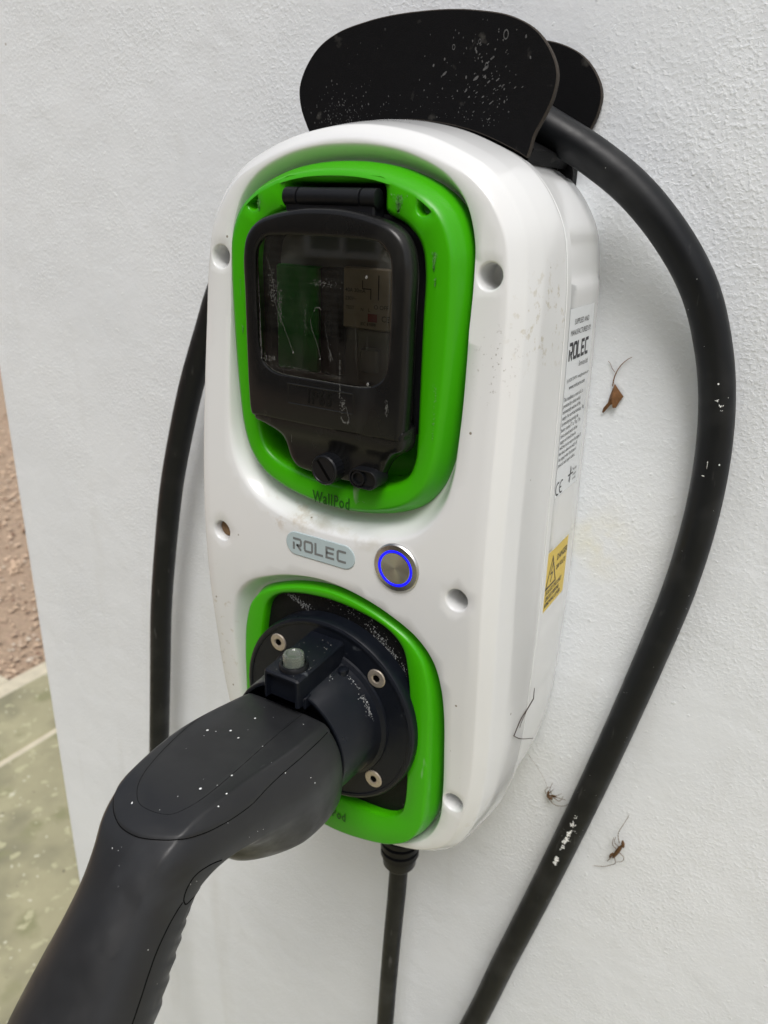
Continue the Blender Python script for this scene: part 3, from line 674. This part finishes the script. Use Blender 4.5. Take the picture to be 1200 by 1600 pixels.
# stickers on the right side of the back box
def side(y0, z0, gap=0): return lambda x, y, z=0: (xside(y0 - x, z0 + y) + gap, y0 - x, z0 + y)
def sidesheet(y0, y1, z0, z1, gap, ny=14, nz=30):
    q = MB(); g_ = [[q.vert((xside(a, b) + gap, a, b)) for b in np.linspace(z0, z1, nz)] for a in np.linspace(y0, y1, ny)]
    for i in range(ny - 1):
        for j in range(nz - 1): q.face((g_[i][j], g_[i + 1][j], g_[i + 1][j + 1], g_[i][j + 1]))
    return q
st = sidesheet(71.5, 29, 13, 116.5, .05).build('information_sticker', M['sticker'], ch)
q = MB()
def sline(s_, z_, h_, y_=50, al='CENTER', xs=.8): text(q, s_, h_, side(y_, z_, .15), al, xscale=xs, res=2)
sline('SUPPLIED AND', 108, 4.2, 50.5, xs=.9); sline('MANUFACTURED BY:', 102.5, 4.2, 50.5, xs=.88)
f_ = side(68.5, 89.5, .15); rolec(q, 34, 9.6, lambda x, z, _: f_(x, z))
sline('Services Ltd', 84.5, 4.2, 42, xs=.8)
sline('(t) 01205 724754 : rolec@rolecserv.com', 78, 2.7, 49, xs=.86); sline('www.rolecserv.com', 73.6, 3.6, 50, xs=.95)
para = ['This installation, or part of it, is', 'protected by a device which', 'automatically switches off the', 'supply if an earth fault develops. Test',
        'six-monthly by pressing the', "button marked 'T' or 'Test'. The", 'device should switch off the', 'supply and should then be', 'switched on to restore the supply. If', 'the device does not switch off', 'the supply when the button is', 'pressed, seek expert advice.']
for i, s_ in enumerate(para): sline(s_, 68 - i * 3.35, 3.3, 70.5, 'LEFT', .78)
f_ = side(71, 14, .15)
for ox in (0, 6.2):                                          # CE mark
    stroke(q, [(ox + 4.2 + 3.4 * math.cos(a), 4 + 3.6 * math.sin(a)) for a in np.linspace(math.radians(65), math.radians(295), 12)], 1.0, lambda x, z, _: f_(x, z))
stroke(q, [(7.3, 4), (10, 4)], .9, lambda x, z, _: f_(x, z))
f_ = side(50, 16, .15); stroke(q, [(0, 5), (9, 5)], .9, lambda x, z, _: f_(x, z)); stroke(q, [(4, 0), (4, 10)], 1.1, lambda x, z, _: f_(x, z)); stroke(q, [(1.5, 1), (6.5, 8.5)], .6, lambda x, z, _: f_(x, z))
sline('Member', 22, 2.6, 38, xs=.9); sline('company', 19, 2.2, 38, xs=.9); sline('certified', 16.2, 2.2, 38, xs=.9)
q.build('sticker_print', M['ink'], st, smooth=False)
yl = sidesheet(70, 31, -61, -21, .05, 12, 14).build('warning_sticker', M['yellow'], ch)
q = MB(); f_ = side(69.3, -60.2, .15)
stroke(q, [(2, 14.5), (19, 14.5), (10.5, 33)], 1.3, lambda x, z, _: f_(x, z), closed=True)
stroke(q, [(12, 28.5), (8.6, 22.4), (12.6, 22.4), (9.6, 16.8)], 1.0, lambda x, z, _: f_(x, z))
for s_, x_, z_, h_ in (('DANGER', 20.5, 29, 5.8), ('230 VOLTS', 20.5, 22.5, 4.3), ('ISOLATE THIS UNIT', 3, 10.6, 4.0), ('CIRCUIT BEFORE', 3, 6.2, 4.0), ('REMOVING COVER', 3, 1.8, 4.0)):
    text(q, s_, h_, side(69.3 - x_ * .9, -60.2 + z_ * .95, .15), xscale=.82, res=2, bold=.1)
q.build('warning_print', M['ink'], yl, smooth=False)

# ------------------------------------------------------------------ socket: plate, flange, screws, collar
q = MB(); PLT = offset(GLo, -.2)
q.loft([ring(PLT, 133)], cap1=True); q.mat = 1
def flakes(mb, cx_, cz_, w_, h_, ang, n, y, s0=.15, s1=.55, tall=1.5):
    c, s = math.cos(ang), math.sin(ang)
    for _ in range(n):
        a = rd.gauss(0, .45) * w_; b = rd.gauss(0, .45) * h_; x = cx_ + a * c - b * s; z = cz_ + a * s + b * c; r_ = rd.uniform(s0, s1); k = rd.randint(5, 7)
        if not inside(offset(GLo, -1), np.array([x]), np.array([z]))[0]: continue
        mb.face([mb.vert((x + r_ * rd.uniform(.5, 1) * math.cos(2 * PI * j / k), y, z + r_ * tall * rd.uniform(.5, 1) * math.sin(2 * PI * j / k))) for j in range(k)])
flakes(q, 36, -76, 22, 4, -.75, 210, 133.25, .15, .5); flakes(q, -30, -63, 18, 2.5, -.35, 190, 133.25, .12, .45); flakes(q, 10, -60, 26, 5, -.3, 60, 133.25, .1, .3)
q.build('socket_plate', [M['rough_black'], M['dust']], ch, smooth=False)
FC = (0, -126); q = MB()
def fc(r_, y_, n=120, c=FC): return [(c[0] + r_ * math.sin(t), y_, c[1] + r_ * math.cos(t)) for t in np.linspace(0, 2 * PI, n, endpoint=False)]
q.loft([fc(61.5, 133.1), fc(61.8, 139), fc(61.6, 143.2), fc(61.0, 144.2), fc(59.6, 144.9), fc(58.2, 144.7), fc(57.8, 144.0), fc(44, 143.8), fc(30, 143.8)], cap1=True)
q.build('socket_flange', M['collar'], ch, sharp=30)
for sx, sz in ((-35.7, -90), (35.7, -90), (35.7, -162), (-35.7, -162)):
    q = MB(); c = (sx, sz)
    q.loft([fc(5.9, 143.7, 32, c), fc(5.9, 144.3, 32, c), fc(5.4, 144.7, 32, c), fc(3.0, 144.75, 32, c), fc(2.7, 144.4, 6, c)] if False else [fc(5.9, 143.7, 32, c), fc(5.9, 144.3, 32, c), fc(5.4, 144.7, 32, c), fc(3.0, 144.78, 32, c), fc(2.1, 144.3, 32, c), fc(1.75, 143.6, 32, c)])
    s_ = q.build('flange_screw', M['screw'], ch, sharp=30)
    q = MB(); q.loft([fc(2.25, 144.42, 6, c)], cap1=True); q.build('hex_recess', M['hole'], s_, smooth=False)
q = MB()
q.loft([fc(44.5, 143.9), fc(44.0, 145.2), fc(41.6, 146.6), fc(40.6, 150), fc(38.9, 179.5), fc(38.6, 180.8), fc(37.9, 181.2), fc(36.6, 181.0), fc(36.2, 179.5), fc(36.2, 160)], cap1=True)
q.mat = 1
for ph, y_, sp, sy, n_ in ((.62, 150, .16, 2.5, 60), (.95, 149.5, .10, 1.6, 30), (.45, 151, .10, 2.0, 40), (1.25, 158, .12, 3, 16)):
    for _ in range(n_):
        a = ph + rd.gauss(0, .5) * sp; yy = y_ + abs(rd.gauss(0, .7)) * sy; rr_ = 40.6 - (yy - 150) * .0576 + .12; r_ = rd.uniform(.1, .45)
        q.face([q.vert((rr_ * math.cos(a + r_ * rd.uniform(.6, 1) * math.cos(t) / 40), yy + r_ * rd.uniform(.6, 1) * math.sin(t), -126 + rr_ * math.sin(a + r_ * math.cos(t) / 40))) for t in np.linspace(0, 2 * PI, 6, endpoint=False)])
col_ = q.build('socket_collar', [M['collar'], M['dust']], ch, sharp=30)
# latch housing on top of the collar
q = MB()
def hb(y_, ins=0, zt=0): return [(-11.3 + ins, y_, -94), (-11.3 + ins, y_, -76.6 + zt), (-10.2 + ins, y_, -75 + zt - ins), (11.6 - ins, y_, -75 + zt - ins), (12.8 - ins, y_, -76.2 + zt), (12.8 - ins, y_, -94)]
q.loft([hb(143.9, 0, 1.4), hb(187, 0, -1.4), hb(188, 1.0, -1.4)])
# open front: a thin lip and a sunken panel
q.loft([hb(188, 1.0, -1.4), [(a[0] + (1.2 if a[0] < 0 else -1.2), a[1], a[2] + (-1.2 if a[2] > -80 else .0)) for a in hb(188, 1.0, -1.4)], [(a[0] + (1.4 if a[0] < 0 else -1.4), 184.5, a[2] + (-1.4 if a[2] > -80 else .0)) for a in hb(188, 1.0, -1.4)]], cap1=True)
q.mat = 1
for _ in range(45):
    x = rd.uniform(-10, 12); yy = rd.uniform(148, 185) if _ % 2 else rd.uniform(174, 185); r_ = rd.uniform(.12, .35)
    q.face([q.vert((x + r_ * math.cos(a), yy + r_ * 1.4 * math.sin(a), -75.2 + 2.8 * (165.9 - yy) / 43 + .25 + 1.15 * 0)) for a in np.linspace(0, 2 * PI, 6, endpoint=False)])
q.build('latch_housing', [M['collar'], M['drip']], col_, sharp=25)
q = MB(); q.box(-11.6, 13.2, 182.6, 183.9, -95.2, -90, .3); q.box(-13, -11.4, 178, 183.9, -96, -89, .3); q.box(13, 14.4, 178, 183.9, -96, -89, .3); q.build('latch_lip', M['collar'], col_)
q = MB(); lx, ly = 2.0, 177.5
def lc(r_, z_, n=36): return [(lx + r_ * math.cos(t), ly + r_ * math.sin(t), z_) for t in np.linspace(0, 2 * PI, n, endpoint=False)]
q.loft([lc(8.3, -77), lc(8.3, -74.6), lc(7.6, -73.6), lc(6.7, -73.4), lc(6.4, -75)]); bz_ = q.build('button_bezel', M['black'], col_)
q = MB(); q.loft([lc(6.0, -75.5), lc(6.0, -68.6), lc(5.6, -67.6), lc(4.4, -67.4), lc(3.8, -68.2), lc(3.4, -68.4)], cap1=True); q.build('release_button', M['clear'], col_)
# stud marks on the collar
q = MB()
q.loft([[(16.5 + q_ * math.cos(a), 150 + q_ * 1.3 * math.sin(a), z_) for a in np.linspace(0, 2 * PI, 10, endpoint=False)] for q_, z_ in ((3.2, -91), (3.0, -87.2), (2.0, -86.6))], cap1=True)
q.build('collar_lug', M['collar'], col_)

# cable gland under the box
q = MB(); gx_, gy_ = 7, 52
def gc(r_, z_, n=40): return [(gx_ + r_ * math.cos(t), gy_ + r_ * math.sin(t), z_) for t in np.linspace(0, 2 * PI, n, endpoint=False)]
rgs = [gc(16.5, -228), gc(16.5, -262), gc(15.5, -263)]
zz = -263
while zz > -312:
    k = (zz + 312) / 49 * 3.0
    rgs += [gc(15.2 + k * .6, zz), gc(15.2 + k * .6, zz - 4.5), gc(13.2 + k * .5, zz - 5.2), gc(13.2 + k * .5, zz - 7.2)]; zz -= 7.8
rgs += [gc(13.8, -316), gc(13.2, -324), gc(10.5, -328), gc(7.6, -329)]
q.loft(rgs); q.build('cable_gland', M['black'], ch, sharp=30)

# ------------------------------------------------------------------ supply cable below the box
sc = MB(); sc.tube([tuple(p) for p in catmull([(7, 52, -300), (6.5, 52, -345), (2.5, 51, -430), (-2, 48, -540), (-6, 40, -680), (-8, 20, -860), (-8, 9, -1000), (-8, 9, -1190)], False, 8)], 7.6, 20)
tag(sc.build('supply_cable', M['rubber']), 'thin straight black cable hanging from the ribbed gland under the box', 'cable')

# ------------------------------------------------------------------ cable holder above the box
ho = empty('cable_holder', U(8.7, 0, 200), 'black sheet cable hook with rounded front and rear plates above the charger', 'cable holder')
hp = [(0, 254), (17, 253.5), (31, 252), (49, 248.3), (62, 242), (71, 232.5), (75.2, 223), (74.2, 213), (70.5, 204.5), (66.5, 197), (64.5, 189), (61.5, 184), (54, 184), (44, 184), (30, 184), (14, 184), (0, 184)]
HP = sym(hp, 300); HP[:, 0] += 8.7
for p in HP: p[1] = max(p[1], np.interp(abs(p[0]), SEAM[:110, 0], SEAM[:110, 1]) + .5)
def plate(y0, y1, P=HP):
    q = MB(); q.mat = 1
    q.loft([ring(offset(P, -.5), y0), ring(P, y0 + .4), ring(P, y1 - .4), ring(offset(P, -.5), y1)])
    q.mat = 0
    A = offset(P, -.5); sheet(q, A, [y1] * len(A), [], [], 0, lambda a, b: y1); sheet(q, A, [y0] * len(A), [], [], 0, lambda a, b: y0); return q
q = plate(72.5, 76.2); q.mat = 2
def spots(n, fx, fz, s0, s1, ang=None, tall=1.6):
    for _ in range(n):
        x, z = fx(), fz(); s = s0 + (s1 - s0) * rd.random() ** 2 * (1 if rd.random() < .85 else 1.7); a0 = ang if ang is not None else rd.uniform(-.3, .3); k = 8
        if not inside(offset(HP, -2), np.array([x]), np.array([z]))[0]: continue
        c_, s__ = math.cos(a0), math.sin(a0); ids = []
        for j in range(k):
            a = 2 * PI * j / k; u_ = s * rd.uniform(.55, 1) * math.cos(a); v_ = s * tall * rd.uniform(.6, 1) * math.sin(a)
            ids.append(q.vert((x + u_ * c_ - v_ * s__, 76.32, z + u_ * s__ + v_ * c_)))
        q.face(ids)
spots(200, lambda: rd.uniform(-55, 62), lambda: 201 + abs(rd.gauss(0, 9)), .10, .34)
spots(110, lambda: rd.gauss(-38, 11), lambda: 204 + abs(rd.gauss(0, 8)), .12, .42)
spots(45, lambda: rd.gauss(48, 9), lambda: rd.gauss(222, 8), .2, .55, -.95, 2.6)
spots(40, lambda: rd.gauss(45, 10), lambda: rd.gauss(232, 9), .2, .6, None, 1.8)
spots(28, lambda: rd.uniform(-40, 60), lambda: rd.uniform(212, 246), .15, .4)
for x, z, s in ((56.5, 240.5, 1.7), (29, 237, 1.0), (43, 238.5, .9), (47.5, 228, 1.2), (-11, 247.5, .4)):
    q.loft([[(x + s * .8 * k_ * math.cos(a), 76.25, z + s * 1.3 * k_ * math.sin(a)) for a in np.linspace(0, 2 * PI, 12, endpoint=False)] for k_ in (1, .72)])
q.build('front_plate', [M['felt'], M['edge'], M['mark']], ho, sharp=30)
plate(1.2, 5).build('rear_plate', [M['felt'], M['edge']], ho, sharp=30)
q = MB(); arc = [p for p in np.vstack([SEAM[-110:], SEAM[:110]]) if (p[1] > 186 and p[0] > -40)]
A_ = np.array(arc); t = np.gradient(A_, axis=0); t /= np.linalg.norm(t, axis=1)[:, None]; nn = np.stack([-t[:, 1], t[:, 0]], 1)
O = A_ + nn * 5.2; I = A_ - nn * 2.2
prof_ = np.vstack([O, I[::-1]])
q.loft([[(p[0], y_, p[1]) for p in prof_] for y_ in (4.8, 72.6)], True, True); q.box(46, 75.5, 5.2, 14, 172, 199, .6); q.build('saddle', M['felt'], ho, sharp=30)
# cobweb strands round the end of the saddle
q = MB()
for P_ in ([(58, 30, 199), (60, 34, 195), (64, 34, 194), (67, 32, 197.5)], [(69, 26, 196), (71, 26, 190), (70, 24, 184)], [(72, 20, 194), (75.5, 18, 188), (76.5, 14, 182)]): q.tube([tuple(p) for p in catmull(P_, False, 6)], .17, 4)
q.build('cobweb', M['mark'], ho)

# ------------------------------------------------------------------ charging lead
CP = [(-45, 395, -640), (-130, 300, -760), (-230, 180, -740), (-285, 90, -600), (-291, 45, -480), (-286, 31, -342), (-277, 30, -263), (-267.5, 30, -189), (-256, 30, -128), (-241.5, 30, -64), (-226.5, 30, -16), (-210, 30, 29),
      (-190, 30, 73), (-172, 32, 106), (-150, 34, 132), (-125, 36, 158), (-104, 37, 178), (-80, 38, 195), (-52, 38, 209), (-8, 38, 220), (40, 37, 216.5), (71.5, 35, 201.5), (94, 32, 189), (116, 28, 173), (138, 24, 150), (154, 20, 126), (164.5, 15, 98), (171, 12, 70), (174.5, 10.5, 36), (174.5, 10.4, -2),
      (170, 10.4, -50), (160, 10.6, -107), (147, 11, -173), (131, 12, -248), (111, 14, -335), (91, 17, -418), (72, 22, -500), (30, 40, -640), (-30, 60, -800), (-120, 90, -960), (-260, 140, -1120), (-420, 220, -1187), (-640, 330, -1189.5), (-900, 400, -1189.5)]
cb = MB(); path = resample(catmull(CP, False, 12), 560, False); R_ = 9.7
cb.tube([tuple(p) for p in path], R_, 28)
# paint scuffs on the cable: thin flakes moulded to its surface
cb.mat = 1
def cpatch(z0, phi, ds, dphi, irr=.35, nseg=9, side_=1):
    k = min((i for i in range(len(path)) if (path[i][0] > 60) == (side_ > 0)), key=lambda i: abs(path[i][2] - z0) + (0 if 150 < i else 1e3 if side_ > 0 else 0))
    t_ = Vector(path[k + 1] - path[k - 1]).normalized(); out_ = Vector((0, 1, 0)); out_ = (out_ - t_ * out_.dot(t_)).normalized(); sd_ = t_.cross(out_)
    P = Vector(path[k]); P = P + t_ * max(-2.5, min(2.5, (z0 - P.z) / (t_.z if abs(t_.z) > .2 else 9))); ids = []
    for j in range(nseg):
        a = 2 * PI * j / nseg; rr_ = rd.uniform(1 - irr, 1); u_ = ds * rr_ * math.cos(a); v_ = phi + dphi * rr_ * math.sin(a)
        ids.append(cb.vert(P + t_ * u_ + (out_ * math.cos(v_) + sd_ * math.sin(v_)) * (R_ + .12)))
    cb.face(ids)
for z0, ph, n_, sz_, sp_ in ((-240, -.10, 7, .8, 1.2), (-247, -.06, 16, 1.2, 2.2), (-256, .0, 30, 1.5, 3.0), (-263, -.02, 26, 1.5, 2.8), (-270, .0, 18, 1.3, 2.2), (-283, -.02, 22, 1.5, 2.2), (-287, .0, 18, 1.4, 1.8), (-252, .3, 5, .5, 2), (-262, .28, 4, .4, 2),
                             (70.5, .20, 8, .7, .9), (67.5, .32, 8, .7, .9), (64.5, .42, 3, .4, 1)):
    for _ in range(n_): cpatch(z0 + rd.gauss(0, .5) * sp_, ph + rd.gauss(0, .07), sz_ * rd.uniform(.3, 1), .075 * rd.uniform(.3, 1) * sz_, .5, 7)
for z0, ph, ds, dp in ((79, .25, .7, .06), (34, .55, .6, .05), (35, -.1, .8, .03), (33, -.1, 3, .015), (26, -.25, .4, .10)):
    cpatch(z0, ph, ds, dp)
for _ in range(26):
    cpatch(rd.uniform(-330, 190), rd.uniform(-1.0, 1.0), rd.uniform(.1, .28), .02)
tag(cb.build('charging_cable', [M['rubber'], M['paint']]), 'thick black charging cable looped over the hook and round both sides of the charger', 'cable')
# ------------------------------------------------------------------ plug of the charging lead, docked in the socket
# sections: x, y, z of the centre, half width, top, bottom, side power, pitch of the section normal, lower taper, flank dent, top flatness
GS = np.array([
 (1, 183.5, -131, 37.5, 33.0, 39, 2.5, 0, 0, 0, 1), (1, 184.6, -131, 38.6, 34.2, 40.5, 2.5, 0, 0, 0, 1), (.5, 196, -130.5, 40.0, 35.5, 42.5, 2.5, 3, 0, 0, 1),
 (-.5, 212, -129.5, 40.5, 36.0, 42.5, 2.6, 4, .03, 0, 1), (-1.5, 228, -127.5, 39.0, 35.6, 42.5, 2.7, 6, .12, 1.5, 1), (-1, 243, -125, 36.5, 34.6, 37.5, 2.8, 8, .22, 4.5, 1),
 (0, 256, -122.5, 34.2, 33.5, 25.5, 2.8, 13, .34, 5.5, 1), (.5, 268, -121, 32.0, 31.8, 22.0, 2.7, 22, .34, 4, 1), (1.5, 279, -122, 29.8, 28.8, 21.0, 2.5, 34, .28, 2.5, .8),
 (2.5, 288, -127.5, 27.2, 26.2, 21.5, 2.3, 44, .18, 1.2, .5), (3, 297, -137, 26.8, 25.5, 22.0, 2.2, 48, .10, .5, .2), (3, 308, -149, 27.8, 26.0, 23.5, 2.1, 50, .05, 0, 0),
 (2.5, 321, -165, 30.0, 27.0, 25.5, 2.1, 50, .03, 0, 0), (2.2, 337, -184, 31.8, 28.0, 26.5, 2.1, 50, .02, 0, 0), (3, 355, -206, 33.0, 29, 28, 2.1, 52, 0, 0, 0),
 (4, 374, -235, 31.0, 28.5, 28, 2.1, 55, 0, 0, 0), (5, 392, -265, 27, 26, 26, 2.1, 60, 0, 0, 0), (5.5, 402, -285, 20, 20, 20, 2, 62, 0, 0, 0), (6, 408, -296, 13, 13, 13, 2, 62, 0, 0, 0)], float)
def gsec(s):
    """section data at parameter s (0..len-1), Catmull-Rom"""
    n = len(GS); i = int(min(max(math.floor(s), 0), n - 2)); u = s - i
    g = lambda k: GS[min(max(k, 0), n - 1)]
    p0, p1, p2, p3 = g(i - 1), g(i), g(i + 1), g(i + 2)
    return .5 * ((2 * p1) + (-p0 + p2) * u + (2 * p0 - 5 * p1 + 4 * p2 - p3) * u * u + (-p0 + 3 * p1 - 3 * p2 + p3) * u ** 3)
def gpt(s, th, lift=0):
    x, y, z, w_, ht, hb_, pw, pit, tap, dent, ft = gsec(s)
    c, sn = math.cos(th), math.sin(th)                      # th 0 = +x, 90 deg = top
    h = ht if sn > 0 else hb_
    k = (abs(c) ** pw + abs(sn) ** pw) ** (-1 / pw)
    a = w_ * k * c; b = h * k * sn
    f_ = max(0, min(1, ft)); h *= 1 + .07 * f_ * (sn > 0); b *= 1 + .07 * f_ * (sn > 0)
    if b > h * .83: b = h * .83 + (b - h * .83) * (1 - .86 * f_)          # flattened top of the shell
    if b < 0: a *= 1 - tap * min(1, -b / hb_ * 1.3)
    if dent > 0:
        for t0 in (-.62, -PI + .62):
            e = math.exp(-(((th + PI) % (2 * PI) - PI - t0) / .42) ** 2); a -= c * dent * e * 1.25; b -= sn * dent * e * 1.25
    if s > 9.3:                                             # finger ridges along the underside of the grip
        e = math.exp(-((((th + PI) % (2 * PI) - PI) + PI / 2 - .1) / 1.45) ** 6) * min(1, (s - 9.3) * 2)
        q_ = (s * 2.1) % 1.0; q_ = 1.3 * e * (q_ if q_ < .8 else (1 - q_) * 4); b -= q_ * sn; a -= q_ * c
    a += lift * c; b += lift * sn
    p = math.radians(pit)
    return (x + a, y + b * math.sin(p), z + b * math.cos(p))
gn = empty('charging_plug', U(1, 184, -131), 'big dark grey plug with a thick angled handle, pushed into the lower green socket', 'plug')
q = MB(); NTH = 200
SEAM_PANEL = [(.6, 2.31), (1.66, 2.316), (2.69, 2.30), (4.1, 2.222), (5.56, 2.146), (6.45, 2.07), (7.02, 1.938), (7.3, 1.749), (7.3, 1.465), (7.16, 1.238), (6.78, 1.105), (6.13, 1.05), (4.39, 1.105), (2.74, 1.219), (1.0, 1.276)]
SEAM_SHELL = [(4.2, 2.75), (5.6, 2.66), (6.9, 2.45), (7.63, 2.184), (7.87, 2.032), (8.05, 1.805), (8.05, 1.465), (7.82, 1.105), (7.54, 0.841), (7.07, 0.67), (6.45, 0.59), (5.33, 0.576), (4.39, 0.651), (3.16, 0.727), (1.1, 0.784)]
def inpoly(P, closed_at):
    c = catmull([(a, b) for a, b in P], False, 10); return np.vstack([c, closed_at])
PA = inpoly(SEAM_PANEL, [(-.5, 1.276), (-.5, 2.31)]); PB = inpoly(SEAM_SHELL, [(-.5, .784), (-.5, 2.9), (4.2, 2.9)])
ss = np.linspace(0, len(GS) - 1, 300); tt = (2 * PI * np.arange(NTH) / NTH + .9) % (2 * PI) - .9; sg, tg_ = np.meshgrid(ss, tt, indexing='ij')
def stepfield(P, wd):
    x = sg * 12; y = tg_ * 33; d = np.full(x.shape, 1e9)
    for a, b in zip(P, np.roll(P, -1, 0)):
        if a[0] < -.4 or b[0] < -.4: continue
        a = a * (12, 33); b = b * (12, 33); ab = b - a; k = np.clip(((x - a[0]) * ab[0] + (y - a[1]) * ab[1]) / (ab @ ab + 1e-9), 0, 1)
        d = np.minimum(d, np.hypot(x - a[0] - k * ab[0], y - a[1] - k * ab[1]))
    ins_ = inside(P, sg.ravel(), tg_.ravel()).reshape(sg.shape); d = np.where(ins_, d, -d)
    return np.clip((d + wd * .2) / wd, 0, 1)
LIFT = .75 * stepfield(PB, 1.2) - .28 * stepfield(PA, .8)
q.loft([[gpt(s, tt[k], LIFT[i, k]) for k in range(NTH)] for i, s in enumerate(ss)], True, True)
q.mat = 1
def gpatch(s, th, r_):
    k = 7; a0 = rd.random(); q.face([q.vert(gpt(s + r_ * rd.uniform(.6, 1) * math.cos(a0 + 2 * PI * j / k) / 12, th + r_ * rd.uniform(.6, 1) * math.sin(a0 + 2 * PI * j / k) / 34, .15 + (.75 if s < 7.6 and .8 < th < 2.1 else 0))) for j in range(k)])
for _ in range(42): gpatch(rd.uniform(1.2, 9), rd.uniform(.1, 2.6), rd.uniform(.12, .3))
for _ in range(9): gpatch(rd.uniform(1.5, 7.5), rd.uniform(.6, 2.2), rd.uniform(.4, .62))
for _ in range(10): gpatch(rd.uniform(9, 14), rd.uniform(0, 3.0), rd.uniform(.12, .25))
body = q.build('plug_body', [M['gun'], M['paint']], gn, sharp=50)
def seam(name, P, r_, up=0):
    q = MB(); c = catmull([(a, b) for a, b in P], False, 10); q.tube([gpt(a, b, up - r_ * .35) for a, b in c], r_, 6); return q.build(name, M['hole'], body)
seam('panel_seam', SEAM_PANEL, .16, .62); seam('shell_seam', SEAM_SHELL, .30, .15)
seam('grip_seam', [(7.2, .08), (7.63, .2), (8.29, .311), (9.13, .216), (9.25, .12), (9.0, .0), (8.6, -.15)], .35)
seam('grip_seam', [(9.2, .22), (9.56, 0.273), (9.98, 0.32), (10.64, 0.349), (11.16, 0.34), (12.05, .33), (13.2, .33), (15, .33)], .35)

# ------------------------------------------------------------------ debris caught on the wall
def thing(mb, name, m_, label, cat): return tag(mb.build(name, m_), label, cat)
def limb(mb, pts, r0, r1=None):
    c = catmull(pts, False, 5); mb.tube([tuple(p) for p in c], [r0 + ((r1 or r0 * .5) - r0) * k / (len(c) - 1) for k in range(len(c))], 5)
def blob(mb, a, b, r_, seg=10):
    a, b = Vector(a), Vector(b); mb.tube([tuple(a.lerp(b, k / 8)) for k in range(9)], [r_ * (.15 + .85 * math.sin(PI * min(max(k / 8, .04), .96)) ** .6) for k in range(9)], seg)
q = MB()                                                     # crumpled leaf fragment with its stalk
LS = lambda p: (111 + (p[0] - 111) * .84 + rd.uniform(-.4, .4), p[1] + rd.uniform(-.5, .7), 66 + (p[2] - 66) * .84 + rd.uniform(-.4, .4))
L1 = [(111.5, 1.2, 67.5), (116.5, 2.6, 63.5), (119.0, 1.6, 60), (117.0, 2.8, 55), (115.5, 2.2, 51.0), (113.5, 2.8, 50.4), (113.8, 2.2, 53.5), (111.5, 3.4, 52.5), (109.0, 2.6, 49.5), (106.8, 1.6, 46.0), (105.5, 1.8, 46.8), (106.2, 2.2, 49.4), (108.6, 3.0, 53.0), (109.5, 2.2, 59), (110.2, 1.6, 64)]
L1 = [LS(p) for p in L1]
fr = [q.vert(p) for p in L1]; bk_ = [q.vert((p[0], p[1] - .5, p[2])) for p in L1]; ctr = q.vert((111.6, 5.2, 59)); cb_ = q.vert((111.6, 4.4, 59)); n = len(L1)
for i in range(n): j = (i + 1) % n; q.face((fr[i], fr[j], ctr)); q.face((bk_[j], bk_[i], cb_)); q.face((fr[i], bk_[i], bk_[j], fr[j]))
limb(q, [(110.6, 1.6, 66), (110.8, 1.6, 71), (112.2, 1.8, 76), (114.5, 1.6, 80), (117.5, 1.4, 83.2), (119.5, 1.2, 84.6)], .42, .15)
limb(q, [(110.8, 1.5, 74.5), (108.8, 1.3, 76.5), (107.0, 1.1, 79.5), (105.6, 1, 80.5)], .2, .12)
thing(q, 'leaf_fragment', M['brown'], 'small crumpled brown leaf with a thin stalk, stuck to the white wall', 'dead leaf')
q = MB()                                                     # dead crane fly hanging on a thread
blob(q, (104.5, 4, -245.5), (109.5, 5, -247), 1.5); blob(q, (105.5, 4.5, -241), (106, 5, -246), 1.0); blob(q, (108, 5, -243.5), (112.5, 5.5, -243), .9)
for P_ in ([(106, 5, -243), (108.5, 7, -238), (110, 6, -236)], [(108, 5, -244), (113, 7, -240), (116, 6, -237.5)], [(109, 5, -244), (115, 6.5, -242), (119, 4, -243.5)], [(109, 5, -244.5), (115, 6, -245), (117, 4, -241)],
           [(105, 5, -246), (112, 6, -250), (119, 4, -249), (123, 3, -244)], [(104, 5, -244), (103.5, 6, -240), (106, 5, -237)], [(108, 5, -242), (107, 7, -237), (108, 5, -232)]): limb(q, P_, .3, .16)
limb(q, [(105, 5, -238), (98, 6, -226), (88, 9, -212)], .10, .10)
thing(q, 'dead_insect', M['insect'], 'small curled dead crane fly hanging by a thread, left of the thick cable', 'insect')
q = MB()                                                     # second one, longer, right of the cable
blob(q, (164.0, 4, -262), (159.0, 4.5, -277), 1.55); blob(q, (163.5, 4.2, -258.5), (165, 4.6, -264), 1.3); blob(q, (158.5, 4, -273), (156.6, 4.5, -278), 1.0)
for P_ in ([(161.5, 4, -262), (160, 6, -252), (162.5, 4, -243), (164.5, 2, -236)], [(160, 4, -268), (157.5, 6, -264), (157, 4, -259)], [(162, 4, -266), (158.5, 6, -261), (158.5, 5, -257)],
           [(163, 4.5, -270), (166.5, 6, -271), (166, 5, -276), (161.5, 3, -281)], [(160, 4, -276), (161.5, 5, -280), (159, 3, -285), (153, 2, -291), (146, 1, -295)], [(158, 4, -277), (156, 5, -281), (155.5, 3, -284)]): limb(q, P_, .3, .15)
thing(q, 'dead_insect', M['insect'], 'longer brown dead crane fly with trailing legs, right of the thick cable', 'insect')
q = MB()                                                     # bent hair-like stalk on the lower right flank of the box
limb(q, [(107.2, 74.5, -109), (107.3, 74.2, -117)], .22, .3); limb(q, [(107.3, 74.2, -117), (107.4, 84, -118.5), (107, 93, -120.5), (106.4, 101, -128)], .34, .3); limb(q, [(106.4, 101, -128), (106.8, 90, -137), (107.6, 66, -152)], .3, .2); limb(q, [(107.5, 84, -118.5), (107, 92, -124), (106.8, 93, -127)], .2, .15)
thing(q, 'dry_stalk', M['twig'], 'thin dark bent stalk caught on the lower right flank of the charger', 'twig')
